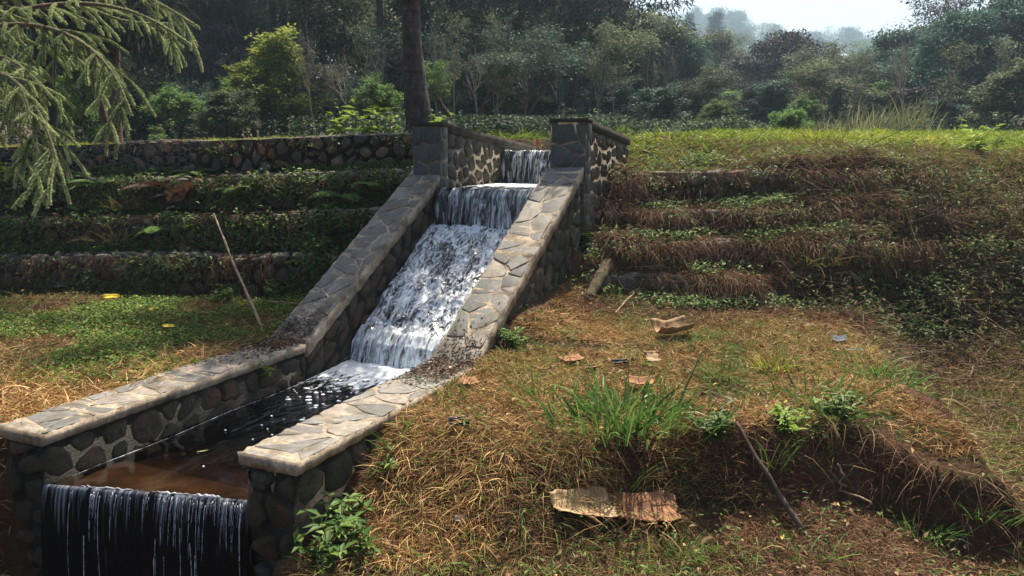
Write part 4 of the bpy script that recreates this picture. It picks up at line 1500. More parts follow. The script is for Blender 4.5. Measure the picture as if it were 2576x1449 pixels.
    proto('shrub', g.mesh('stem', M['bark']), mesh('crown', V, F, None, A), 1.6, 2.1)


make_protos()


def place_tree(kind, x, y, h, w, leaf, label, cat='tree', group=None, rot=None, zoff=0.0, name=None, bark=None):
    tr, cr, ph, pw = PROTO[kind]
    e = bpy.data.objects.new(name or {'pine': 'pine_tree', 'bare': 'bare_tree', 'shrub': 'shrub'}.get(kind, 'tree'), None)
    COL.objects.link(e)
    e.location = (x, y, float(terrain(x, y)) + zoff)
    e.rotation_euler = (0, 0, random.uniform(0, 6.28) if rot is None else rot)
    e.scale = (w / pw, w / pw, h / ph)
    e['label'] = label
    e['category'] = cat
    if group:
        e['group'] = group
    o = link('trunk' if kind != 'shrub' else 'stem', tr, e)
    if bark:
        o.material_slots[0].link = 'OBJECT'
        o.material_slots[0].material = M[bark]
    if cr:
        if not cr.materials:
            cr.materials.append(None)
        o = link('crown', cr, e)
        o.material_slots[0].link = 'OBJECT'
        o.material_slots[0].material = M[leaf]
    return e


def tree_px(kind, px, ytop, wpx, depth, leaf, label, cat='tree', group=None, **k):
    """Tree at a bearing and distance; its top reaches the given height in the photo."""
    p = at(px, ytop, depth)
    gz = float(terrain(p[0], p[1]))
    return place_tree(kind, p[0], p[1], max(.6, p[2] - gz), wpx / FPX * depth, leaf, label, cat, group, **k)


# trees that stand out in the photo
tree_px('bushy', 690, 78, 215, 22, 'leaf_yellow', 'tall bushy tree with sunlit yellow green top left of the dark trunk', rot=.4)
tree_px('bushy2', 640, 150, 150, 21.2, 'leaf_yellow', 'shorter yellow green bush leaning against the tall sunlit bushy tree')
tree_px('round2', 560, 62, 170, 25, 'leaf_purple', 'purplish dark leaved tree behind the sunlit yellow green bush')
tree_px('bushy2', 570, 225, 130, 18.5, 'leaf_olive', 'low olive bush in front of the purplish tree')
tree_px('bushy3', 440, 215, 190, 20, 'leaf_mid', 'rounded green bush right of the reddish forked trunk')
tree_px('bushy2', 330, 215, 130, 23, 'leaf_dark', 'dark green bush behind the reddish forked trunk')
tree_px('bushy', 205, 120, 150, 18, 'leaf_mid', 'leafy green bush between the two trunks at the left')
tree_px('bushy3', 945, 190, 150, 19, 'leaf_mid', 'light green leafy bush just left of the dark leaning trunk')
tree_px('bare', 865, 140, 110, 19, None, 'bare whitish sapling left of the light green leafy bush', name='bare_tree')
tree_px('bare', 820, 190, 80, 22, None, 'small bare forked tree right of the sunlit bushy tree', name='bare_tree')
tree_px('bushy2', 800, 232, 130, 24, 'leaf_blue', 'small bluish green bush behind the bare saplings')
tree_px('spindly', 1175, 30, 330, 21, 'leaf_blue', 'many stemmed reddish barked thin tree right of the dark leaning trunk', rot=1.0)
tree_px('spindly2', 1290, 60, 300, 19.5, 'leaf_blue', 'thin forked tree with pale leaning stems above the topmost fall', rot=2.2, bark='redbark')
tree_px('spindly3', 1240, 90, 240, 24, 'leaf_dark', 'thin tree with twisted limbs between the two many stemmed trees', rot=.3)
tree_px('spindly3', 1120, 150, 110, 20, 'leaf_mid', 'narrow ferny green shrub touching the right of the dark leaning trunk')
tree_px('spindly3', 1480, 60, 210, 22, 'leaf_olive', 'single stemmed thin tree behind the right stone pillar', rot=1.5)
tree_px('spindly2', 1610, 55, 240, 30, 'leaf_blue', 'bluish thin crowned tree with dark stems above the bright grass bank', rot=.8)
tree_px('round2', 1725, 95, 130, 29, 'leaf_blue', 'dense blue green tree at the edge of the sky gap')
tree_px('bushy2', 1660, 215, 140, 21, 'leaf_blue', 'bushy dark tree low behind the start of the grass bank')
tree_px('round2', 1815, 80, 190, 50, 'leaf_olive', 'pale grey green round tree below the misty gap')
tree_px('round', 1985, 82, 250, 42, 'leaf_purple', 'big dark dome shaped tree below the misty ridge', rot=.5)
tree_px('bare', 1990, 195, 170, 27, None, 'leafless grey brown tree in front of the big dark dome tree', name='bare_tree', bark='redbark')
tree_px('spindly3', 2100, 100, 190, 33, 'leaf_olive', 'olive brown feathery tree right of the big dark dome tree', rot=2.8)
tree_px('bushy', 1905, 205, 120, 28, 'leaf_purple', 'brownish bush left of the leafless grey brown tree')
tree_px('spindly3', 2120, 150, 190, 26, 'leaf_olive', 'bright olive bush behind the tall feathery reeds')
tree_px('round2', 2260, 75, 200, 36, 'leaf_blue', 'broad dark tree left of the slim pale trunk')
tree_px('tall', 2340, -60, 190, 42, 'leaf_purple', 'tall open crowned tree standing against the sky at the upper right')
tree_px('slim', 2397, 100, 130, 25, 'leaf_olive', 'slim sapling with a straight pale trunk on the right grass crest', rot=.2)
tree_px('round', 2470, 40, 260, 38, 'leaf_purple', 'dark spreading tree behind the slim pale trunk')
tree_px('round2', 2590, -40, 240, 30, 'leaf_purple', 'very dark tall tree at the far right edge')
tree_px('bushy3', 2560, 150, 230, 22, 'leaf_olive', 'olive topped bush low at the right edge of the crest')
tree_px('bushy', 2430, 225, 170, 27, 'leaf_dark', 'dark low bush just right of the slim pale trunk')
tree_px('bushy2', 2310, 215, 170, 29, 'leaf_purple', 'dark purplish low bush just left of the slim pale trunk')
tree_px('bushy2', 2210, 225, 140, 30, 'leaf_olive', 'low brownish bush behind the feathery reeds and left of the purplish bush')
tree_px('shrub', 1990, 285, 90, 17, 'leaf_mid', 'small green shrub peeping over the bright grass crest', 'shrub')
tree_px('bushy', 1805, 250, 110, 23, 'leaf_mid', 'pale green small bush below the grey green round tree')
tree_px('bushy2', 1540, 200, 150, 26, 'leaf_blue', 'dense blue green bush behind the single stemmed thin tree')
tree_px('bushy', 1370, 240, 150, 20, 'leaf_dark', 'dark bush in the hollow behind the topmost fall')
tree_px('bushy2', 1060, 225, 120, 23, 'leaf_blue', 'bluish bush directly behind the dark leaning trunk')
tree_px('pine', 1735, 35, 62, 165, 'leaf_blue', 'left one of two pointed pines on the misty slope', 'pine tree')
tree_px('pine', 1802, 32, 75, 155, 'leaf_blue', 'right one of two pointed pines on the misty slope', 'pine tree')
r = np.random.default_rng(91)
words2 = ['tangled', 'leafy', 'ragged', 'thin', 'dusky']
for k, px in enumerate(list(range(170, 1010, 60)) + list(range(1090, 1420, 55)) + list(range(1500, 2576, 64))):
    kd = ['bushy3', 'spindly2', 'shrub', 'spindly3', 'bushy2', 'spindly', 'bushy'][k % 7]
    lf = ['leaf_mid', 'leaf_blue', 'leaf_olive', 'leaf_dark', 'leaf_blue', 'leaf_mid', 'leaf_dark'][(k * 3) % 7]
    dp = r.uniform(18.5, 27) if px < 1500 else r.uniform(24, 36)
    mk = min([(330, 'the reddish forked trunk'), (560, 'the purplish tree'), (690, 'the sunlit bushy tree'), (865, 'the bare whitish sapling'), (1045, 'the dark leaning trunk'), (1290, 'the topmost fall'), (1430, 'the right stone pillar'), (1725, 'the sky gap tree'), (1985, 'the dark dome tree'), (2200, 'the feathery reeds'), (2397, 'the slim pale trunk'), (2560, 'the right edge')], key=lambda m: abs(m[0] - px))
    nth = ['', ' and touching it', ', a step away', ', two steps away', ', farther off'][min(4, int(abs(px - mk[0]) / 45))]
    lab = f"{words2[k % 5]} {'shrub' if kd == 'shrub' else 'small tree'} in the thicket {'left' if px < mk[0] else 'right'} of {mk[1]}{nth}"
    tree_px(kd, px + r.uniform(-20, 20), r.uniform(190, 255) if 'spindly' not in kd else r.uniform(110, 190), r.uniform(110, 170), dp, lf, lab, 'shrub' if kd == 'shrub' else 'tree', 'thicket along the wood edge', bark='paletrunk' if 'spindly' in kd and k % 2 else None)
spots = [(780, 60, 'bare', 20), (905, 40, 'slim', 22), (965, 90, 'bare', 24), (1100, 60, 'bare', 21), (1140, 30, 'slim', 18.5), (1205, 120, 'bare', 18), (1255, 20, 'slim', 20), (1320, 110, 'bare', 21), (1355, 50, 'slim', 23), (1410, 90, 'bare', 20), (1505, 40, 'slim', 21), (1555, 110, 'bare', 23), (1640, 70, 'slim', 27), (1690, 120, 'bare', 28), (2075, 150, 'bare', 29), (2165, 120, 'slim', 30), (2290, 110, 'bare', 28), (2520, 90, 'slim', 26)]
names_ = ['first', 'second', 'third', 'fourth', 'fifth', 'sixth', 'seventh', 'eighth', 'ninth']
for k, (px, top, kd, dp) in enumerate(spots):
    lab = f"{names_[k] if k < 9 else names_[17 - k]} thin pale {'leafless tree' if kd == 'bare' else 'sparse stem'} from the {'left' if k < 9 else 'right'} along the front of the wood"
    tree_px(kd, px, top, 95 if kd == 'bare' else 80, dp, 'leaf_olive', lab, 'tree', 'thin pale trees at the wood front', name='bare_tree' if kd == 'bare' else 'tree', bark='paletrunk')
# tall straight stems of the dark wood at the upper left
for k, (px, dp) in enumerate(((640, 30), (655, 33), (672, 29), (700, 34), (745, 31), (800, 36), (830, 30))):
    tree_px('casuarina', px, -620, 230, dp, 'needle_dark', [
        'straight dark stem, leftmost of the tall drooping trees above the yellow green bush', 'straight stem right beside the leftmost tall drooping tree',
        'straight stem above the top of the sunlit bushy tree', 'tall drooping tree just right of the sunlit bush top',
        'tall drooping tree above the small bare forked tree', 'tall drooping tree farther back above the bare whitish sapling',
        'tall drooping tree with low hanging sprays left of the dark leaning trunk'][k], 'tree', 'tall straight trees in the dark wood')
for k, (px, dp) in enumerate(((1180, 26), (1330, 29), (1430, 25), (1560, 33), (950, 27), (500, 28), (400, 25), (300, 27), (60, 26))):
    tree_px('casuarina', px, [-420, -430, -150, -60, -520, -560, -600, -560, -560][k], 300, dp, 'needle_dark', [
        'dark drooping crown right above the reddish many stemmed tree', 'dark drooping crown above the thin forked tree with pale stems',
        'dark drooping crown above the right stone pillar', 'small drooping crown nearest to the bright sky gap',
        'dark drooping tree close behind the leaning trunk on its left', 'dark drooping tree above the purplish tree',
        'dark drooping tree behind the ends of the conifer twigs', 'dark drooping tree above the reddish forked trunk',
        'dark drooping tree behind the near conifer at the left edge'][k], 'tree', 'drooping dark trees of the wood')
# rear rows of the wood that close the gaps
kinds = [('round', 'leaf_dark', 'dark round'), ('round2', 'leaf_blue', 'bluish round'), ('spindly3', 'leaf_olive', 'thin olive'), ('bushy', 'leaf_dark', 'dark bushy'), ('round', 'leaf_olive', 'olive round'), ('spindly2', 'leaf_blue', 'thin bluish')]
marks = [(40, 'the near conifer twigs'), (205, 'the bush between the left trunks'), (330, 'the reddish forked trunk'), (440, 'the rounded green bush'), (560, 'the purplish tree'), (690, 'the sunlit bushy tree'), (865, 'the bare whitish sapling'), (1045, 'the dark leaning trunk'), (1175, 'the many stemmed tree'), (1290, 'the thin forked tree'), (1430, 'the right stone pillar'), (1610, 'the bluish thin tree'), (1725, 'the blue green sky gap tree'), (1815, 'the grey green round tree'), (1985, 'the big dark dome tree'), (2100, 'the feathery olive tree'), (2260, 'the broad dark tree'), (2397, 'the slim pale trunk'), (2470, 'the dark spreading tree'), (2590, 'the dark right edge tree')]
used = set()
k = 0
for depth, step, y0 in ((30, 118, 90), (40, 112, 60), (54, 104, 40)):
    for px in np.arange(-150, 2750, step):
        px = px + random.uniform(-35, 35)
        if 1640 < px < 2230 and depth < 50:
            continue
        top = y0 + random.uniform(-60, 60)
        if px < 1500:
            top -= 150
        elif px > 2230:
            top = np.interp(px, [2230, 2400, 2576], [100, 40, -40]) + random.uniform(-15, 40)
        else:
            top = np.interp(px, [1500, 1640, 1760, 1900, 2100, 2230], [-40, 60, 130, 150, 150, 115]) + random.uniform(-10, 25)
        kd, lf, word = kinds[random.randrange(len(kinds))]
        mk = min(marks, key=lambda m: abs(m[0] - px))
        side = 'left of' if px < mk[0] - 12 else 'right of' if px > mk[0] + 12 else 'straight behind'
        rows = {30: 'behind the front row', 40: 'amid the wood', 54: 'deep in the wood'}[depth]
        lab = f'{word} tree {rows}, {side} {mk[1]}'
        if lab in used:
            lab = f'another {word} tree {rows}, {side} {mk[1]}'
        if lab in used:
            continue
        used.add(lab)
        tree_px(kd, px, top, random.uniform(170, 250) * 34 / depth * 1.1, depth, lf, lab, 'tree', 'rear trees of the wood')
        k += 1
r = np.random.default_rng(64)
n = 20000
y = 15.5 + 30 * r.random(n) ** 1.5
x = (r.random(n) * 2 - 1) * (.70 * y + 2)
m = off_channel(x, y, .3) & ((x < .15 * y) | (y > 20)) & ((x > -.28 * y) | (y > 19)) & (fbm(x * .5, y * .5, 83) + r.normal(0, .2, n) - .5 * ((x > -.1 * y) & (x < .08 * y) & (y < 24)) > .06)
x, y = x[m], y[m]
put_leaves('undergrowth', x, y, .55, .11, .05, M['leaf_dark'], lambda x, y, n: r.random(n) * .35 + .3 * (fbm(x * .9, y * .9, 85) > .1), r, -.05, 1, 3)
# trees along the misty ridge
px_r = np.linspace(1590, 2330, 24)
words_ = ['first', 'second', 'third', 'fourth', 'fifth', 'sixth', 'seventh', 'eighth', 'ninth', 'tenth', 'eleventh', 'twelfth']
for k, px in enumerate(px_r):
    px += random.uniform(-10, 10)
    dp = random.uniform(340, 420)
    kd = ['tall', 'round', 'round2', 'tall', 'spindly3', 'round'][k % 6]
    top = np.interp(px, [1590, 1700, 1830, 1900, 1990, 2040, 2090, 2150, 2210, 2330], [40, 32, 12, 48, 70, 84, 62, 78, 96, 96]) + random.uniform(-8, 10)
    lab = f'{words_[k]} tree from the left along the misty skyline' if k < 12 else f'{words_[23 - k]} tree from the right along the misty skyline'
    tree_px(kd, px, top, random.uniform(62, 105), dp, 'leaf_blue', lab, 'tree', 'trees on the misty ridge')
far = [(x_, y_) for x_ in range(1600, 2330, 62) for y_ in (185, 130)]
for k, (px, dp) in enumerate(far):
    px += random.uniform(-20, 20)
    row = k % 2
    top = np.interp(px, [1600, 1760, 1850, 1960, 2060, 2150, 2330], [70, 62, 72, 98, 104, 100, 110]) + (28 if row else 0) + random.uniform(-8, 14)
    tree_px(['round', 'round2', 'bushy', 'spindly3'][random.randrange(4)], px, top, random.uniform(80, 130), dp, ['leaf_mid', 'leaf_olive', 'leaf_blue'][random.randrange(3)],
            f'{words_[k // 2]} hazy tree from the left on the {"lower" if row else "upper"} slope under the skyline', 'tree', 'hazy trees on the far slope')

# the dark leaning trunk behind the left pillar
e = link('tree', None, None, 'big tree with a dark slightly leaning trunk rising behind the left stone pillar', 'tree', None, None, (0, 0, 0))
b0 = at(1053, 330, 12.0)
b0[2] = float(terrain(b0[0], b0[1])) - .1
e.location = tuple(b0)
g = Geo()
prof_px = [(1053, 330, 37), (1055, 305, 33), (1048, 250, 30), (1043, 200, 27), (1038, 140, 24), (1035, 80, 22), (1034, 10, 21)]
P = [at(a_, b_, 12.0) - b0 for a_, b_, c_ in prof_px]
rad = [c_ / FPX * 12.2 for _, _, c_ in prof_px]
top_ = P[-1]
for k in range(1, 9):
    P.append(top_ + np.array([.05 * math.sin(k), .1 * k / 8, k * .95]))
    rad.append(rad[6] * (1 - k / 9.5))
P[0] = np.array([P[0][0], 0, 0])
Pd, rd = [], []
for k in range(len(P) - 1):
    for f in np.linspace(0, 1, 6)[:-1]:
        Pd.append(P[k] * (1 - f) + P[k + 1] * f)
        rd.append((rad[k] * (1 - f) + rad[k + 1] * f) * (1 + random.uniform(-.035, .035)))
tube(g, Pd, rd, 16, .3)
r = np.random.default_rng(77)
for k in range(4):       # pale lichen ridge / side roots
    th = r.uniform(0, 6.28)
    tube(g, [np.array([math.cos(th) * .30, math.sin(th) * .30, -.15]), np.array([math.cos(th) * .16, math.sin(th) * .16, .12]), np.array([math.cos(th) * .10, math.sin(th) * .1, .5])], [.07, .07, .03], 6, .3)
lim, cl = Geo(), []
base = np.array(P[6])
for k in range(58):
    z = r.uniform(.25, 3.9)
    th = r.uniform(0, 6.28)
    if z < 2.2 and math.cos(th) < -.3:
        continue
    c = base + np.array([0, 0, z])
    B, _ = limb(c, (math.cos(th), math.sin(th) * .9, .45), r.uniform(1.3, 3.6) * (1 - z / 9), 6, .14, r, -.09)
    tube(lim, B, np.linspace(.04, .007, 7), 4, .3, False)
    cl += list(B[2:])
t_ = link('trunk', g.mesh('trunk', M['bigbark'], True), e)
link('limb', lim.mesh('limb', M['bark']), t_, kind='stuff')
V, F, A = foliage(np.array(cl), .34, 60, .22, .022, r, 1.4, 1.1)
link('crown', mesh('crown', V, F, M['needle_dark'], A), e)

# reddish forked trunk and the dark trunk at the left
def simple_tree(name, label, pts, dist, leaf, crown_z, bark, n=60, spread=2.2):
    b = at(pts[0][0], pts[0][1], dist)
    b[2] = float(terrain(b[0], b[1])) - .1
    e = link(name, None, None, label, 'tree', None, None, b)
    g = Geo()
    P = [at(a_, b_, dist) - b for a_, b_, _ in pts]
    rd = [c_ / FPX * dist for _, _, c_ in pts]
    P[0] = np.zeros(3)
    last = P[-1]
    P += [last + np.array([.1, .1, 1.6]), last + np.array([.1, .2, 3.4])]
    rd += [rd[-1] * .75, rd[-1] * .4]
    Pd, r2 = [], []
    for k in range(len(P) - 1):
        for f in np.linspace(0, 1, 5)[:-1]:
            Pd.append(P[k] * (1 - f) + P[k + 1] * f)
            r2.append((rd[k] * (1 - f) + rd[k + 1] * f) * (1 + random.uniform(-.05, .05)))
    tube(g, Pd, r2, 12, .5)
    return e, g, last, b


e, g, last, b = simple_tree('tree', 'reddish brown trunk forked near the ground behind the left gabions', [(285, 350, 22), (290, 330, 17), (288, 280, 14), (292, 230, 12), (290, 190, 11)], 15.5, None, 0, None)
tube(g, [np.array([-.12, 0, 0]), np.array([-.13, 0, .5]), np.array([-.22, 0, 1.1]), np.array([-.25, .1, 2.6])], [.10, .075, .06, .04], 8, .3)
r = np.random.default_rng(5)
cl = []
for k in range(26):
    th = r.uniform(0, 6.28)
    B, _ = limb(last + np.array([0, 0, r.uniform(.9, 3.3)]), (math.cos(th), math.sin(th), .3), r.uniform(.8, 1.9), 5, .15, r, -.05)
    tube(g, B, np.linspace(.03, .006, 6), 4, .3, False)
    cl += list(B[2:])
link('trunk', g.mesh('trunk', M['redbark'], True), e)
V, F, A = foliage(np.array(cl), .4, 45, .22, .03, r, .9)
link('crown', mesh('crown', V, F, M['needle_dark'], A), e)
e, g, last, b = simple_tree('tree', 'thick black trunk behind the hanging conifer twigs at the left', [(118, 330, 24), (116, 260, 22), (112, 180, 21), (110, 100, 20), (108, 20, 19)], 12.5, None, 0, None)
cl = []
for k in range(46):
    th = r.uniform(0, 6.28)
    B, _ = limb(last + np.array([0, 0, r.uniform(-.3, 3.3)]), (math.cos(th), math.sin(th), .25), r.uniform(1.2, 3.2), 5, .15, r, -.08)
    tube(g, B, np.linspace(.04, .006, 6), 4, .3, False)
    cl += list(B[2:])
link('trunk', g.mesh('trunk', M['bark'], True), e)
V, F, A = foliage(np.array(cl), .45, 60, .24, .03, r, 1.1)
link('crown', mesh('crown', V, F, M['needle_dark'], A), e)

# ------------------------------------------------------------------ near conifer whose boughs hang into the picture
e = link('conifer', None, None, 'near conifer with rope like pale green twigs hanging in at the upper left', 'conifer', None, None, (-5.2, 5.6, float(terrain(-5.2, 5.6)) - .1))
loc = np.array(e.location)
g = Geo()
P, _ = limb((0, 0, 0), (0, 0, 1), 9, 10, .015, rng)
tube(g, P, np.linspace(.17, .05, 11), 12, .4)
link('trunk', g.mesh('trunk', M['redbark'], True), e)


def bough(px_pts, depth0, depth1, seed, twigs, hang):
    r = np.random.default_rng(seed)
    n = len(px_pts)
    C = np.array([at(px, py, depth0 + (depth1 - depth0) * k / (n - 1)) for k, (px, py) in enumerate(px_pts)]) - loc
    root = np.array([0, 0, C[0][2] + .25])
    C = np.concatenate([[root], C])
    seg = np.r_[0, np.cumsum(np.linalg.norm(np.diff(C, axis=0), axis=1))]
    f = np.linspace(0, seg[-1], 40)
    axis_ = np.stack([np.interp(f, seg, C[:, i_]) for i_ in range(3)], 1)
    for _ in range(4):
        axis_[1:-1] = (axis_[:-2] + 2 * axis_[1:-1] + axis_[2:]) / 4
    wood = Geo()
    tube(wood, axis_, np.linspace(.03, .004, 40), 6, .5)
    Vs, Ds, Ls, As = [], [], [], []

    def needles(P, dens=3000, ln=.017, tone=.5):
        sg = np.r_[0, np.cumsum(np.linalg.norm(np.diff(P, axis=0), axis=1))]
        m = int(sg[-1] * dens)
        ff = r.uniform(0, sg[-1], m)
        pos = np.stack([np.interp(ff, sg, P[:, i_]) for i_ in range(3)], 1)
        tg = np.stack([np.interp(ff, sg, np.gradient(P[:, i_], sg)) for i_ in range(3)], 1)
        rad_ = unit(np.cross(tg, r.normal(size=(m, 3))))
        Vs.append(pos)
        Ds.append(unit(unit(tg) * .9 + rad_))
        Ls.append(r.uniform(.7, 1.2, m) * ln * np.interp(ff / sg[-1], [0, .7, 1], [.7, 1, .8]))
        As.append(np.clip(tone - .1 + r.normal(0, .25, m) + .25 * ff / sg[-1], 0, 1))
    vis0 = 8
    for k in range(twigs):
        i_ = r.integers(vis0, 39)
        p = axis_[i_]
        tg = unit(axis_[i_] - axis_[i_ - 1])
        sd = unit(np.cross(tg, [0, 0, 1])) * r.choice([-1, 1])
        L = r.uniform(.18, .6) * (1 - .45 * i_ / 40)
        d0 = unit(tg * .6 + sd * r.uniform(.2, .8) + np.array([0, 0, r.uniform(-.5, .25)]))
        T, dd = limb(p, d0, L, 7, .06, r, -hang)
        tube(wood, T, np.linspace(.006, .002, 8), 3, .5, False)
        needles(T, tone=r.uniform(.2, .7))
        for q_ in range(r.integers(1, 4)):
            j_ = r.integers(1, 6)
            s2 = unit(np.cross(T[j_ + 1] - T[j_], [0, 0, 1.0])) * r.choice([-1, 1])
            U_, _ = limb(T[j_], unit(unit(T[j_ + 1] - T[j_]) * .8 + s2 * .7), L * r.uniform(.25, .5), 5, .06, r, -hang)
            needles(U_, tone=r.uniform(.3, .8))
    needles(axis_[12:], 2400, .020, .45)
    V0, D0, L0, A0 = (np.concatenate(v) for v in (Vs, Ds, Ls, As))
    o = link('bough', wood.mesh('bough', M['redbark']), e)
    nn = unit(r.normal(size=V0.shape))
    V, F, A = leaves(V0, D0, nn, L0, np.full(len(L0), .0032), A0, .02)
    link('needles', mesh('needles', V, F, M['needle'], A), o)


bough([(-80, 60), (60, 20), (180, 5), (300, 15), (400, 55), (478, 112)], 5.0, 4.4, 1, 34, .10)
bough([(-80, 20), (80, -20), (220, -30), (350, -20), (440, 30), (500, 70)], 5.2, 4.7, 2, 26, .12)
bough([(-80, 80), (40, 55), (140, 70), (220, 110), (290, 180), (330, 290)], 4.8, 4.2, 3, 56, .14)
bough([(-80, 110), (60, 100), (170, 130), (260, 150), (310, 190)], 5.0, 4.6, 4, 36, .14)
bough([(-100, 180), (0, 170), (60, 215), (105, 290), (130, 360), (150, 435)], 4.4, 3.9, 5, 46, .13)
bough([(-100, 230), (0, 225), (50, 270), (90, 320), (140, 400)], 4.7, 4.2, 6, 40, .13)
bough([(-100, 120), (-20, 130), (50, 160), (90, 200), (130, 245)], 4.6, 4.2, 7, 36, .12)
bough([(-100, 280), (-20, 280), (40, 330), (80, 380)], 4.9, 4.4, 8, 24, .12)
bough([(-60, -20), (120, -40), (260, 40), (330, 60), (420, 60)], 5.4, 5.2, 9, 30, .16)

# ------------------------------------------------------------------ plants one can point at
def weed_mesh(seed, h, stems, per, ll, lw, up=.5):
    r = np.random.default_rng(seed)
    g = Geo()
    C, Dd, Nn, L_, W_, A_ = [], [], [], [], [], []
    for s_ in range(stems):
        th = r.uniform(0, 6.28)
        T, _ = limb((r.normal(0, .02), r.normal(0, .02), -.02), (math.cos(th) * .55, math.sin(th) * .55, 1), h * r.uniform(.6, 1.1), 6, .12, r)
        tube(g, T, np.linspace(.0045, .0015, 7), 4, .4, False)
        for k in range(per):
            j_ = r.integers(1, 7)
            ph = r.uniform(0, 6.28)
            C.append(T[j_])
            Dd.append(unit(np.array([math.cos(ph), math.sin(ph), r.uniform(-.2, up)])))
            Nn.append(np.array([-math.cos(ph) * .3, -math.sin(ph) * .3, 1]))
            L_.append(ll * r.uniform(.6, 1.2))
            W_.append(lw * r.uniform(.8, 1.2))
            A_.append(r.random())
    V, F, A = leaves(np.array(C), np.array(Dd), unit(np.array(Nn)), np.array(L_), np.array(W_), np.array(A_))
    return g.mesh('stem', M['creeper']), mesh('leaves', V, F, None, A)


def tuft_mesh(seed, n, h, w, spread=.10, up=1.1, droop=.7, mat='tuft'):
    r = np.random.default_rng(seed)
    b = np.stack([r.normal(0, spread, n), r.normal(0, spread, n), np.full(n, -.02)], 1)
    th = np.arctan2(b[:, 1], b[:, 0]) + r.normal(0, .6, n)
    d = unit(np.stack([np.cos(th) * r.uniform(.2, 1, n), np.sin(th) * r.uniform(.2, 1, n), np.full(n, up)], 1))
    V, F, A = blades(b, d, h * r.uniform(.45, 1.1, n), w * r.uniform(.6, 1.3, n), r.uniform(.2, 1, n) * droop, r.random(n), r)
    return mesh('grass_tuft', V, F, M[mat], A, None, True)


def fern_mesh(seed, L, mat):
    r = np.random.default_rng(seed)
    P, _ = limb((0, 0, 0), (1, 0, .9), L, 14, .03, r, -.10)
    g = Geo()
    tube(g, P, np.linspace(.004, .001, 15), 4, .5, False)
    C, Dd, L_, = [], [], []
    for k in range(2, 15):
        for f in (0, .5):
            if k == 14 and f:
                continue
            p = P[k] * (1 - f) + P[min(14, k + 1)] * f
            tg = unit(P[min(14, k + 1)] - P[k - 1])
            for sg in (-1, 1):
                sd = unit(np.cross(tg, [0, 0, 1])) * sg
                C.append(p)
                Dd.append(unit(sd + tg * .45 - np.array([0, 0, .25])))
                L_.append(L * .30 * math.sin(math.pi * min(1, (k + f) / 15 * .86 + .14)) + .01)
    L_ = np.array(L_)
    V, F, A = leaves(np.array(C), np.array(Dd), np.tile([0, 0, 1.0], (len(C), 1)), L_, L_ * .06 + .006, r.random(len(C)))
    g.add(V, F, A)
    return g.mesh('frond', M[mat])


WEEDS = {'small': weed_mesh(1, .16, 5, 9, .06, .022), 'bush': weed_mesh(2, .28, 11, 13, .075, .026), 'broad': weed_mesh(3, .34, 3, 5, .15, .065, .8), 'wide': weed_mesh(4, .5, 5, 6, .20, .085, .6)}
TUFTS = {'big': tuft_mesh(1, 320, .48, .012, .19), 'mid': tuft_mesh(2, 110, .34, .010, .10), 'small': tuft_mesh(3, 60, .24, .009, .07), 'thin': tuft_mesh(4, 26, .45, .008, .05, 1.4, .5), 'loose': tuft_mesh(5, 70, .42, .011, .16, .6, .6)}
FERNS = [fern_mesh(1, .42, 'fern'), fern_mesh(2, .5, 'deadfern')]


def plant(kind, px, py, label, leaf='weed', scale=1.0, name='weed', cat='weed', group=None, p=None):
    p = hit(px, py) if p is None else p
    st_m, lf = WEEDS[kind]
    e = link(name, None, None, label, cat, group, None, p)
    e.rotation_euler = (0, 0, random.uniform(0, 6.28))
    e.scale = (scale,) * 3
    link('stem', st_m, e)
    if not lf.materials:
        lf.materials.append(None)
    o = link('leaves', lf, e)
    o.material_slots[0].link = 'OBJECT'
    o.material_slots[0].material = M[leaf]
    return e


def tuft(kind, px, py, label, scale=1.0, mat=None, group='grass tufts'):
    p = hit(px, py)
    o = link('grass_tuft', TUFTS[kind], None, label, 'grass tuft', group, None, p)
    o.rotation_euler = (0, 0, random.uniform(0, 6.28))
    o.scale = (scale,) * 3
    if mat:
        o.material_slots[0].link = 'OBJECT'
        o.material_slots[0].material = M[mat]
    return o


def fern(px, py, label, n=5, scale=1.0, dead=False):
    p = hit(px, py)
    e = link('fern', None, None, label, 'fern', 'ferns on the left gabions', None, p)
    e.rotation_euler = (0, 0, random.uniform(0, 6.28))
    e.scale = (scale,) * 3
    for k in range(n):
        o = link('frond', FERNS[1 if dead else 0], e)
        o.rotation_euler = (random.uniform(-.2, .2), random.uniform(-.3, .4), k * 6.28 / n + random.uniform(-.4, .4))
        o.scale = (random.uniform(.7, 1.15),) * 3
    return e


tuft('big', 1565, 1060, 'biggest deep green grass tuft in the middle of the straw mound', 1.15)
tuft('mid', 1500, 1085, 'grass tuft hanging over the bank just left below the biggest tuft', 1.1)
tuft('mid', 1650, 1050, 'grass tuft on the bank edge just right of the biggest tuft')
tuft('loose', 1400, 1020, 'loose sprawling grass tuft left of the biggest tuft', .9)
tuft('small', 1700, 885, 'small upright tuft beside the curled brown wrapper')
tuft('mid', 1820, 950, 'grass tuft in the straw right of the flat cardboard scraps', .8)
tuft('mid', 1950, 930, 'yellowish tuft farther right on the straw mound', .8, 'grass')
tuft('loose', 2055, 1015, 'broad bladed green tuft near the right end of the mound')
tuft('mid', 2190, 945, 'bluish green tuft at the foot of the overgrown slope', 1.0)
tuft('loose', 2250, 965, 'pale arching tuft right of the bluish green one at the slope foot', .8)
tuft('small', 1135, 990, 'green tuft next to the end of the right coping', 1.1)
tuft('thin', 1040, 1010, 'thin upright tuft leaning on the right coping', .8)
tuft('thin', 985, 1130, 'narrow tuft growing against the outer face of the right wall', .9)
tuft('small', 1085, 1000, 'small bright tuft close to the dirt covered coping corner')
tuft('small', 1340, 990, 'flat green tuft on the lit straw left of the sprawling tuft')
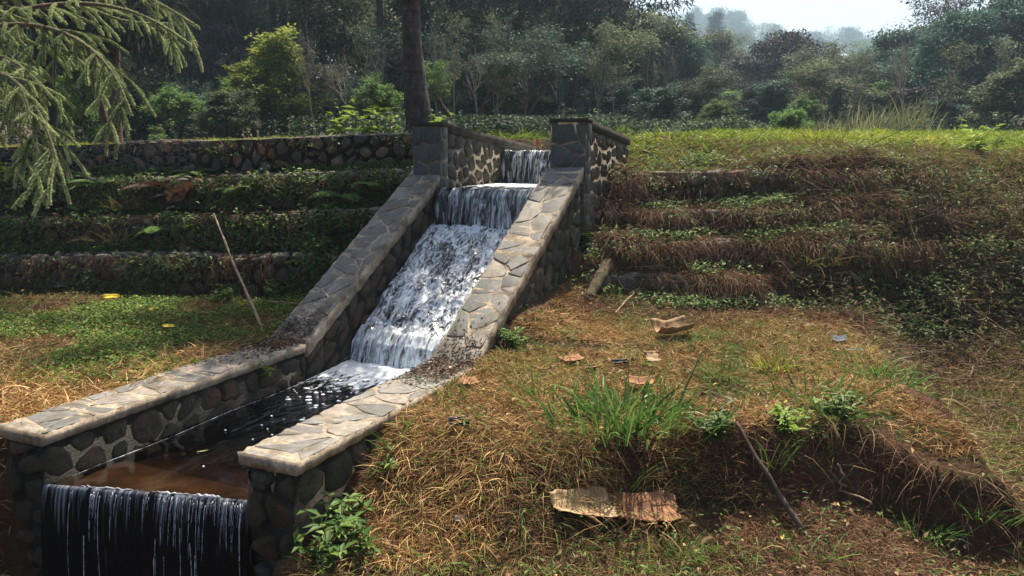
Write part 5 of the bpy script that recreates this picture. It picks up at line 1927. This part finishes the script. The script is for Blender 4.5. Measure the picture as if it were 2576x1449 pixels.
tuft('thin', 1570, 1240, 'thin arching tuft in the hollow under the bank')
tuft('thin', 1935, 1180, 'thin tuft in the shade beside the leaning dark stick')
tuft('small', 2470, 1290, 'tuft in front of the dark hole in the bank', 1.0)
tuft('mid', 2330, 1340, 'green tuft on the low ground near the right bottom', .9)
tuft('loose', 2030, 1400, 'green tuft at the bottom edge right of the leaning dark stick', .7)
tuft('mid', 1720, 1390, 'grass tuft below the torn cardboard sheet', .7)
tuft('loose', 1180, 1400, 'half dry tuft at the bottom left of the dry grass', .8, 'mixgrass')
tuft('mid', 2560, 1020, 'tuft on the grassy slope at the right edge', .9, 'mixgrass')
tuft('mid', 2440, 1010, 'tuft on the grassy slope left of the right edge', .8)
tuft('loose', 2060, 660, 'tall pale grass tuft on the right steps', 1.0, 'mixgrass')
tuft('thin', 2000, 680, 'thin grass clump in the middle of the right steps', 1.0, 'mixgrass')
tuft('small', 1720, 740, 'small green tuft above the fallen short stick')
tuft('small', 1830, 770, 'bright green tuft left of the pale round stone')
tuft('loose', 330, 520, 'arching grass clump in the middle of the left gabions', 1.1, 'mixgrass')
tuft('loose', 290, 600, 'hanging grass clump below the ferns on the left gabions', .9, 'mixgrass')
tuft('small', 190, 800, 'grass tuft at the left end of the lawn', .9, 'mixgrass')
tuft('thin', 2460, 300, 'tuft on the skyline at the right end of the crest', .9, 'grass')
for k, (px, sc, word) in enumerate(((1560, .9, 'beside the right parapet end'), (1900, .8, 'left of the tallest skyline tuft'), (2060, 1.2, 'tallest on the grass skyline'), (2130, 1.0, 'right of the tallest skyline tuft'), (2330, .8, 'left of the slim pale trunk'))):
    tuft('mid', px, 352, 'yellow green tuft ' + word, sc * .9, 'grass')
plant('bush', 1790, 1100, 'leafy green weed overhanging the dark bank edge', 'weed', 1.15)
plant('bush', 1985, 1095, 'yellow green weed on the bank edge right of the leaning dark stick', 'brightweed', 1.0)
plant('bush', 2110, 1050, 'dark leaved weed at the crumbling end of the bank', 'weed', 1.0)
plant('small', 2060, 1115, 'small weed hanging lower on the bank end', 'weed', 1.0)
plant('bush', 860, 1340, 'leafy weed at the foot of the near right pillar', 'weed', 1.2)
plant('bush', 840, 1420, 'big leafy weed in the bottom corner by the near right pillar', 'weed', 1.4)
plant('small', 930, 1400, 'little weed right of the big leafy weed by the pillar', 'weed', 1.4)
plant('small', 965, 1200, 'little weed at the outer foot of the right wall', 'weed', 1.2)
plant('bush', 1290, 870, 'weed against the foot of the right sloping wall', 'weed', .9)
plant('small', 1470, 620, 'bright weed beside the right sloping wall halfway up', 'brightweed', 1.5)
plant('bush', 1500, 400, 'bright leafy weed beside the right parapet', 'brightweed', 1.3)
plant('bush', 1490, 430, 'leafy weed below the right parapet at the gabion corner', 'brightweed', 1.1)
plant('wide', 2445, 385, 'large bright leaved plant alone in the right grass', 'brightweed', .9)
plant('broad', 2500, 370, 'small bluish leaved plant right of the large bright leaved plant', 'weed', .9)
for k, (px, py, sc, word) in enumerate(((850, 338, 1.0, 'left of the pair by the pillar'), (920, 335, 1.2, 'in the middle of the row by the pillar'), (985, 335, 1.2, 'touching the left stone pillar'), (1095, 345, .9, 'just right of the leaning trunk'))):
    plant('wide', px, py, 'bright broad leaved plant above the gabion, ' + word, 'brightweed', sc * .8, 'broadleaf_plant', 'plant', 'bright plants on the gabion top', p=np.array([*at(px, py, 11.9)[:2], 2.0]))
plant('broad', 470, 612, 'single pale leaf shoot on the left gabions', 'brightweed', .8)
plant('broad', 490, 640, 'small bright shoot under the single pale leaf shoot', 'brightweed', .6)
plant('small', 240, 640, 'bright sprig on the second left gabion step', 'brightweed', 1.2)
plant('bush', 70, 545, 'yellowish leafy shrub at the left edge of the gabions', 'brightweed', 1.5)
plant('bush', 20, 470, 'yellow green shrub under the hanging conifer twigs', 'brightweed', 1.9)
plant('bush', 850, 600, 'dense leafy weed beside the left sloping wall', 'weed', 1.5)
plant('bush', 940, 500, 'leafy weed beside the upper left sloping wall', 'weed', 1.3)
plant('bush', 800, 640, 'leafy weed at the right end of the second left step', 'weed', 1.2)
plant('bush', 700, 745, 'dark leafy weed at the foot of the leaning pale stick', 'weed', 1.1)
plant('bush', 560, 760, 'low weed at the foot of the left gabions', 'weed', 1.0)
plant('small', 790, 770, 'small fern like weed by the lower left sloping wall', 'weed', 1.5)
plant('small', 705, 925, 'weed sprouting from the inner face of the left pool wall', 'brightweed', 1.0, p=ch(5.2, TL1 + .02, -.15))
for k, (px, py, word) in enumerate(((255, 470, 'left one of two bright fronds under the top gabion'), (205, 445, 'small fern nearest to the hanging conifer twigs'), (590, 480, 'yellowish fern in the middle of the third step'), (400, 580, 'grey green fern on the second step'), (490, 440, 'fern right under the bare stones of the top gabion'), (870, 500, 'bright fern near the upper left sloping wall'), (830, 525, 'fern left of the upper sloping wall with flat fronds'), (940, 475, 'fern closest to the left stone pillar'), (170, 520, 'half wilted fern above the lower left steps'))):
    fern(px, py, word, 6, 1.15 if k % 2 else .95)
for k, (px, py, word) in enumerate(((425, 480, 'tall dead brown fern on the left gabions'), (465, 500, 'reddish dead fern right beside the tall dead brown one'), (130, 530, 'dead brown fern hanging at the far left'))):
    fern(px, py, word, 6, 1.1, True)
# small flower dots on the left gabions
for px, py, word in ((440, 530, 'tiny pale flower between the dead ferns'), (118, 460, 'tiny pale flower under the hanging conifer twigs')):
    p = hit(px, py)
    g = Geo()
    for k in range(5):
        a_ = k * 1.257
        c = np.array([math.cos(a_), math.sin(a_) * .6, .4 * math.sin(a_)]) * .016
        g.add(c + oct_ * [.011, .006, .011], [of], .5)
    fl = link('flower', None, None, word, 'flower', None, None, p + [0, -.05, .06])
    link('petals', g.mesh('petals', M['flower'], True), fl)
    g = Geo()
    tube(g, [np.array([0, .05, -.08]), np.array([0, .02, -.03]), np.zeros(3)], .002, 4)
    link('stem', g.mesh('stem', M['creeper']), fl)
# reeds behind the crest
for k, (px, sc, word) in enumerate(((2130, .8, 'shorter feathery reed clump at the left'), (2200, 1.1, 'tall feathery reed clump in the middle'), (2270, 1.2, 'tallest feathery reed clump leaning left of the slim trunk'), (2080, .6, 'small feathery reed clump'))):
    r = np.random.default_rng(200 + k)
    n = 150
    b = np.stack([r.normal(0, .28, n), r.normal(0, .28, n), np.full(n, -.05)], 1)
    th = r.uniform(0, 6.28, n)
    d = unit(np.stack([np.cos(th) * .25 + .12, np.sin(th) * .25, np.ones(n)], 1))
    V, F, A = blades(b, d, r.uniform(.5, 1.05, n) * sc, np.full(n, .014), r.uniform(.1, .5, n), r.random(n), r)
    p = at(px, 330, 15.5)
    p[2] = float(terrain(p[0], p[1]))
    link('reed_clump', mesh('reed_clump', V, F, M['reed'], A, None, True), None, word + ' behind the grass crest', 'reeds', 'feathery reeds', None, p)

# ------------------------------------------------------------------ sticks, log, litter
def stick(label, a_, b_, r0, r1, mat='stick', name='stick', kink=.004, group=None):
    n = 16
    f = np.linspace(0, 1, n)[:, None]
    P = a_ * (1 - f) + b_ * f
    r = np.random.default_rng(abs(hash(label)) % 1000 if False else sum(map(ord, label)))
    P[1:-1] += np.cumsum(r.normal(0, kink, (n - 2, 3)), 0) * np.sin(np.linspace(0, math.pi, n - 2))[:, None]
    g = Geo()
    rr = np.linspace(r0, r1, n) * r.uniform(.88, 1.12, n)
    c = P.mean(0)
    tube(g, P - c, rr, 8, r.random())
    for k in (4, 9, 12):
        d = unit(r.normal(size=3))
        tube(g, [P[k] - c, P[k] - c + d * rr[k] * 2.2], [rr[k] * .5, rr[k] * .25], 5, .2)
    return link(name, g.mesh(name, M[mat], True), None, label, 'stick', group, None, c)


b_ = hit(660, 828)
t_ = hit(545, 545) + np.array([0, -.10, .05])
stick('long pale stick leaning on the left gabions', b_, t_, .017, .012)
stick('short thin stick lying beside the foot of the long pale stick', hit(640, 765) + [0, 0, .04], hit(752, 776) + [0, 0, .05], .009, .007)
a_ = hit(2020, 1345) + np.array([0, 0, .02])
t_ = hit(1845, 1075) + np.array([0, -.05, .05])
stick('long dark stick leaning on the earth bank', t_, a_, .013, .020, 'darkstick')
stick('short straight stick on the brown roots below the rotten log', hit(1545, 800) + [0, 0, .04], hit(1615, 738) + [0, 0, .07], .010, .014, 'stick')
stick('thin stick on the grass behind the right parapet', hit(1600, 375) + [0, 0, .05], hit(1655, 405) + [0, 0, .05], .012, .010, 'stick')
stick('thin twig on the left lawn near the pool wall', hit(610, 880) + [0, 0, .04], hit(645, 850) + [0, 0, .05], .006, .005, 'darkstick')
dead = [(2140, 640, 2170, 720, 'upright grey stalk left of the tangle'), (1860, 580, 1920, 590, 'short stalk on the third right step'), (2220, 680, 2330, 730, 'stalk lying across the right tangle'), (2330, 690, 2470, 720, 'pale stalk pointing right at the tangle top'), (2280, 620, 2400, 700, 'slanting stalk above the tangle'), (2340, 760, 2470, 775, 'level stalk through the tangle'), (2180, 740, 2260, 850, 'long bent stalk at the left of the tangle'), (2300, 840, 2420, 900, 'dark stalk low in the tangle'), (2420, 980, 2500, 870, 'thin stalk rising from the slope foot'), (2450, 650, 2520, 600, 'pale stalk pointing up near the right edge'), (2000, 600, 2080, 625, 'branch lying on the third right step'), (1960, 575, 2040, 540, 'thin stalk crossing the bare block'), (2360, 560, 2390, 640, 'upright stalk beside the dead stump'), (2500, 780, 2576, 760, 'stalk at the right edge of the tangle'), (2250, 900, 2390, 960, 'fallen stalk at the foot of the tangle'), (2400, 760, 2540, 860, 'crossing stalk right of the tangle'), (1940, 1085, 2000, 1010, 'thin stalk standing on the bank'), (2100, 1190, 2180, 1290, 'thin root stem on the bank face')]
for x0, y0, x1, y1, lab in dead:
    stick(lab, hit(x0, y0) + [0, -.03, .07], hit(x1, y1) + [0, -.06, .09], random.uniform(.006, .011), random.uniform(.004, .008), 'stick' if random.random() < .45 else 'darkstick', 'dead_stalk', .02, 'dead stalks on the right slope')
r = np.random.default_rng(17)
g = Geo()
for k in range(760):
    x, y = (r.uniform(2.1, 7), r.uniform(6.6, 10.6)) if k < 520 else (r.uniform(.7, 4.5), r.uniform(8.3, 10.3))
    if k < 520 and (not (float(slope(np.array(x), np.array(y)))) or y < 6.4 + .25 * (3.4 - x)):
        continue
    z = float(terrain(x, y)) + r.uniform(.01, .10)
    B, _ = limb((x, y, z), (r.normal(0, 1), r.normal(-.5, .6), r.normal(.15, .4)), r.uniform(.2, .85), 5, .10, r, -.03)
    tube(g, B, np.linspace(1, .5, 6) * r.uniform(.002, .0055), 3, r.random(), False)
link('dead_tangle', g.mesh('dead_tangle', M['darkstick']), kind='stuff')
# rotten log
a_, b_ = hit(1478, 765) + np.array([0, 0, .05]), hit(1530, 690) + np.array([0, -.05, .12])
lg = link('log', None, None, 'short rotten log with a mossy top lying on the brown roots', 'log', None, None, a_)
g = Geo()
f = np.linspace(0, 1, 12)[:, None]
P = (b_ - a_) * f
tube(g, P, np.linspace(.055, .075, 12) * (1 + .12 * np.sin(np.arange(12) * 2.1)), 12, .4)
link('stem', g.mesh('stem', M['log'], True), lg)
g = Geo()
u_ = unit(b_ - a_)
for k in range(9):
    d = unit(np.random.default_rng(k).normal(size=3))
    d = unit(d - u_ * (d @ u_))
    q0 = (b_ - a_) + d * .045
    tube(g, [q0 - u_ * .05, q0 + u_ * random.uniform(.01, .06)], [.022, .006], 5, random.random())
link('splintered_end', g.mesh('splintered_end', M['log']), lg)
# dead grass stump on the right slope
p = hit(2320, 560)
g = Geo()
for k in range(34):
    r = np.random.default_rng(900 + k)
    B, _ = limb((r.normal(0, .05), r.normal(0, .04), -.05), (r.normal(0, .35), r.normal(-.2, .2), 1), r.uniform(.25, .55), 5, .08, r)
    tube(g, B, np.linspace(.009, .003, 6), 4, r.random(), False)
link('dead_stump', g.mesh('dead_stump', M['darkstick']), None, 'clump of dead split stems on the upper right slope', 'stump', None, None, p)
# bare block in the third step
p = hit(1880, 565)
g = Geo()
r = np.random.default_rng(31)
stones(g, np.array([-.22, -.02, -.16]), np.array([1.0, 0, 0]), up3, np.array([0, -1.0, 0]), .44, .36, .5, .01, .10, False, .1, 1.0, .10)
hexa(g, [(-.2, -.02, -.2), (.2, -.02, -.2), (.2, .3, -.2), (-.2, .3, -.2), (-.2, -.02, .18), (.2, -.02, .18), (.2, .3, .18), (-.2, .3, .18)])
link('stone_block', g.mesh('stone_block', M['redstone']), None, 'big square brown stone in the right steps', 'stone', None, None, p + [0, .24, -.02])


def crumpled(name, label, cat, px, py, w, h, mat, curl=.05, fold=.2, rot=0.0, tilt=0.0, seed=1, lift=.03, outline=None, thick=.004, p=None, roll=0.0):
    """Bent sheet with torn edges and its own thickness."""
    r = np.random.default_rng(seed)
    nu, nv = 26, 16
    U, V_ = np.meshgrid(np.linspace(-.5, .5, nu), np.linspace(-.5, .5, nv), indexing='ij')
    nz = fbm(U * 3 + seed, V_ * 3, seed, 3)
    ex = 1 + .10 * fbm(V_ * 6 + seed * 3.1, U * 0 + 1, seed + 5)
    ey = 1 + .14 * fbm(U * 6 + seed * 1.7, V_ * 0 + 2, seed + 6)
    if outline:
        ey = ey * np.interp(U, *outline)
    Xx, Yy = U * w * ex, V_ * h * ey
    rollz = Xx * roll
    Zz = curl * (4 * V_ ** 2) + fold * h * np.abs(U + .1) * .6 + nz * .10 * h
    c, s_ = math.cos(tilt), math.sin(tilt)
    Yt, Zt = Yy * c - Zz * s_, V_ * h * s_ + Zz * c
    cr, sr = math.cos(rot), math.sin(rot)
    T = np.stack([Xx * cr - Yt * sr, Xx * sr + Yt * cr, Zt + rollz], -1)
    nr = np.cross(np.gradient(T, axis=0), np.gradient(T, axis=1))
    nr = unit(nr)
    A = T.reshape(-1, 3)
    B = (T - nr * thick).reshape(-1, 3)
    i, j = np.meshgrid(np.arange(nu - 1), np.arange(nv - 1), indexing='ij')
    q = np.stack([i * nv + j, (i + 1) * nv + j, (i + 1) * nv + j + 1, i * nv + j + 1], -1).reshape(-1, 4)
    m = nu * nv
    rim = list(range(0, nv)) + [k * nv + nv - 1 for k in range(1, nu)] + [(nu - 1) * nv + k for k in range(nv - 2, -1, -1)] + [k * nv for k in range(nu - 2, 0, -1)]
    rim = np.array(rim)
    rn = np.roll(rim, -1)
    fr = np.stack([rim, rn, rn + m, rim + m], 1)
    p = hit(px, py) if p is None else p
    return link(name, mesh(name, np.concatenate([A, B]), [q, q[:, ::-1] + m, fr], M[mat], None, None, True), None, label, cat, None, None, p + np.array([0, 0, lift]))


ca, cb, cc = hit(1395, 1322), hit(1535, 1318), hit(1700, 1322)
d_ = np.hypot(*(cb - ca)[:2])
crumpled('cardboard_sheet', 'torn pale tan sheet of sodden cardboard below the bank', 'cardboard', 0, 0, float(d_) * 1.05, .26, 'palecard', .03, .12, math.atan2(cb[1] - ca[1], cb[0] - ca[0]), .35, 3, .12, ([-.5, -.3, 0, .3, .5], [.35, .75, .8, 1.1, .9]), .004, (ca + cb) / 2, (cb[2] - ca[2]) / float(d_))
d_ = np.hypot(*(cc - cb)[:2])
crumpled('cardboard_sheet', 'reddish brown torn half of the sodden cardboard, on the right of the pale half', 'cardboard', 0, 0, float(d_) * 1.05, .25, 'cardboard', .015, .05, math.atan2(cc[1] - cb[1], cc[0] - cb[0]), .30, 23, .10, ([-.5, -.3, 0, .35, .5], [.9, .8, .95, 1.1, .8]), .004, (cc + cb) / 2 + np.array([0, .03, 0]), (cc[2] - cb[2]) / float(d_))
rs = np.random.default_rng(41)
fx = rs.random(170) ** .8
bp = ca * (1 - fx[:, None]) + cc * fx[:, None] + np.stack([rs.normal(0, .05, 170), rs.normal(-.02, .10, 170), .05 + .08 * rs.random(170)], 1)
th = rs.uniform(0, 6.28, 170)
V, F, A = blades(bp, unit(np.stack([np.cos(th), np.sin(th), rs.normal(.1, .2, 170)], 1)), rs.uniform(.08, .28, 170), rs.uniform(.002, .005, 170), rs.uniform(.2, .7, 170), rs.random(170), rs, .15)
link('straw', mesh('straw', V, F, M['straw'], A, None, True), kind='stuff')
crumpled('paper_wrapper', 'curled brown wrapper lying on the straw beside the small upright tuft', 'wrapper', 1690, 855, .36, .22, 'drycloth', .10, .5, .3, .1, 5, .06)
crumpled('cardboard_scrap', 'pinkish flat scrap on the straw near the left of the mound', 'scrap', 1440, 915, .20, .14, 'cardboard', .01, .1, .5, .05, 6, .04)
crumpled('cardboard_scrap', 'tan upright scrap of cardboard by the biggest tuft', 'scrap', 1640, 915, .12, .12, 'drycloth', .01, .1, .2, .5, 7, .06)
crumpled('cardboard_scrap', 'brown scrap half hidden in the biggest tuft', 'scrap', 1610, 985, .20, .12, 'cardboard', .02, .2, -.2, .2, 8, .07)
crumpled('cardboard_scrap', 'pale scrap beside the right coping', 'scrap', 1180, 975, .13, .11, 'cardboard', .01, .1, .4, .2, 9, .05)
crumpled('dry_leaf', 'small pale curled leaf on the straw below the pinkish scrap', 'leaf', 1485, 940, .10, .05, 'drycloth', .02, .2, .3, .2, 10, .05)
crumpled('dark_scrap', 'small dark scrap next to the small pale curled leaf', 'scrap', 1560, 925, .14, .05, 'blackrag', .02, .2, .3, .2, 11, .04)
crumpled('black_rag', 'black crumpled rag in the straw near the right wall', 'rag', 1155, 1080, .14, .08, 'blackrag', .03, .5, .2, .2, 12, .04)
crumpled('plastic_litter', 'white crumpled plastic at the foot of the tangle of stalks', 'litter', 2110, 872, .12, .09, 'plastic', .05, .9, -.4, .3, 13, .03)
crumpled('plastic_litter', 'pale long strip of plastic just below the white crumpled plastic', 'litter', 2140, 890, .20, .035, 'plastic', .02, .7, -.5, .2, 14, .025)
crumpled('plastic_litter', 'whitish plastic at the foot of the left gabions', 'litter', 157, 732, .14, .10, 'plastic', .04, .4, .2, .4, 15, .06)
crumpled('plastic_litter', 'tiny bluish plastic in the dry grass below the bank', 'litter', 1160, 1328, .08, .04, 'plastic', .02, .4, .2, .2, 16, .04)
crumpled('yellow_leaf', 'big yellow leaf lying at the back of the left lawn', 'leaf', 282, 765, .20, .10, 'yellowleaf', .02, .2, .1, .3, 17, .08, ([-.5, -.2, .2, .5], [.15, 1, .9, .1]), .002)
crumpled('yellow_leaf', 'smaller yellow leaf in the middle of the left lawn', 'leaf', 425, 838, .15, .06, 'yellowleaf', .01, .2, -.3, .2, 18, .07, ([-.5, -.2, .2, .5], [.15, 1, .9, .1]), .002)
crumpled('yellow_leaf', 'dull yellow leaf between the two bright yellow leaves', 'leaf', 385, 792, .10, .05, 'yellowleaf', .01, .2, .2, .2, 19, .06, ([-.5, -.2, .2, .5], [.15, 1, .9, .1]), .002)
crumpled('floating_leaf', 'thin greenish leaf floating in the dark pool', 'leaf', 0, 0, .07, .018, 'dullleaf', .003, .05, .5, 0, 20, 0, ([-.5, -.2, .2, .5], [.2, 1, .9, .2]), .002, at(608 * 1.0, 1108, 5.35) * [1, 1, 0] + [-.28, 0, WZ + .012])
# plastic bag beside the right sloping wall
p = hit(1472, 525)
e = link('plastic_bag', None, None, 'small white and blue plastic bag beside the right sloping wall', 'bag', None, None, p)
for nm_, mt, off, sc in (('white_half', 'plastic', (-.03, -.06, .10), (.07, .05, .06)), ('blue_half', 'blueplastic', (.05, -.06, .05), (.06, .045, .045))):
    n1_, n2_ = 16, 10
    th, ph = np.meshgrid(np.linspace(0, 2 * math.pi, n1_, endpoint=False), np.linspace(.05, math.pi - .05, n2_), indexing='ij')
    S_ = np.stack([np.cos(th) * np.sin(ph), np.sin(th) * np.sin(ph), np.cos(ph)], -1)
    k_ = 1 + .35 * fbm(th * 1.3, ph * 2, 7 if nm_[0] == 'w' else 9, 3)
    V = (S_ * k_[..., None] * np.array(sc) + np.array(off)).reshape(-1, 3)
    i, j = np.meshgrid(np.arange(n1_), np.arange(n2_ - 1), indexing='ij')
    q = np.stack([i * n2_ + j, ((i + 1) % n1_) * n2_ + j, ((i + 1) % n1_) * n2_ + j + 1, i * n2_ + j + 1], -1).reshape(-1, 4)
    link(nm_, mesh(nm_, V, [q], M[mt], None, None, True), e)


def boulder(label, px, py, rx, ry, rz, mat, seed, name='stone', cat='stone', off=0):
    n1_, n2_ = 18, 11
    th, ph = np.meshgrid(np.linspace(0, 2 * math.pi, n1_, endpoint=False), np.linspace(.03, math.pi - .03, n2_), indexing='ij')
    S_ = np.stack([np.cos(th) * np.sin(ph), np.sin(th) * np.sin(ph), np.cos(ph)], -1)
    k_ = 1 + .25 * fbm(S_[..., 0] * 1.6 + seed, S_[..., 1] * 1.6 + S_[..., 2], seed, 3)
    V = (S_ * k_[..., None] * np.array([rx, ry, rz])).reshape(-1, 3)
    i, j = np.meshgrid(np.arange(n1_), np.arange(n2_ - 1), indexing='ij')
    q = np.stack([i * n2_ + j, ((i + 1) % n1_) * n2_ + j, ((i + 1) % n1_) * n2_ + j + 1, i * n2_ + j + 1], -1).reshape(-1, 4)
    return link(name, mesh(name, V, [q], M[mat], np.full(len(V), .6), None, False), None, label, cat, None, None, hit(px, py) + [0, 0, rz * .5 + off])


boulder('pale round stone stuck in the brown lowest step on the right', 1945, 755, .055, .05, .07, 'pebble', 3)
boulder('brown flat stone beside the foot of the right sloping wall', 1395, 690, .09, .07, .06, 'rubble', 4)

# ------------------------------------------------------------------ haze over the valley
g = Geo()
hexa(g, [(-480, -60, -12), (480, -60, -12), (480, 720, -12), (-480, 720, -12), (-480, -60, 96), (480, -60, 96), (480, 720, 96), (-480, 720, 96)])
hm = bpy.data.materials.new('haze')
hm.use_nodes = True
ht = hm.node_tree
ht.nodes.remove(ht.nodes['Principled BSDF'])
pv = ht.nodes.new('ShaderNodeVolumePrincipled')
pv.inputs['Color'].default_value = (.58, .80, 1.0, 1)
pv.inputs['Density'].default_value = .0011
pv.inputs['Anisotropy'].default_value = .45
ht.links.new(pv.outputs[0], ht.nodes['Material Output'].inputs['Volume'])
link('haze', g.mesh('haze', hm), kind='stuff')
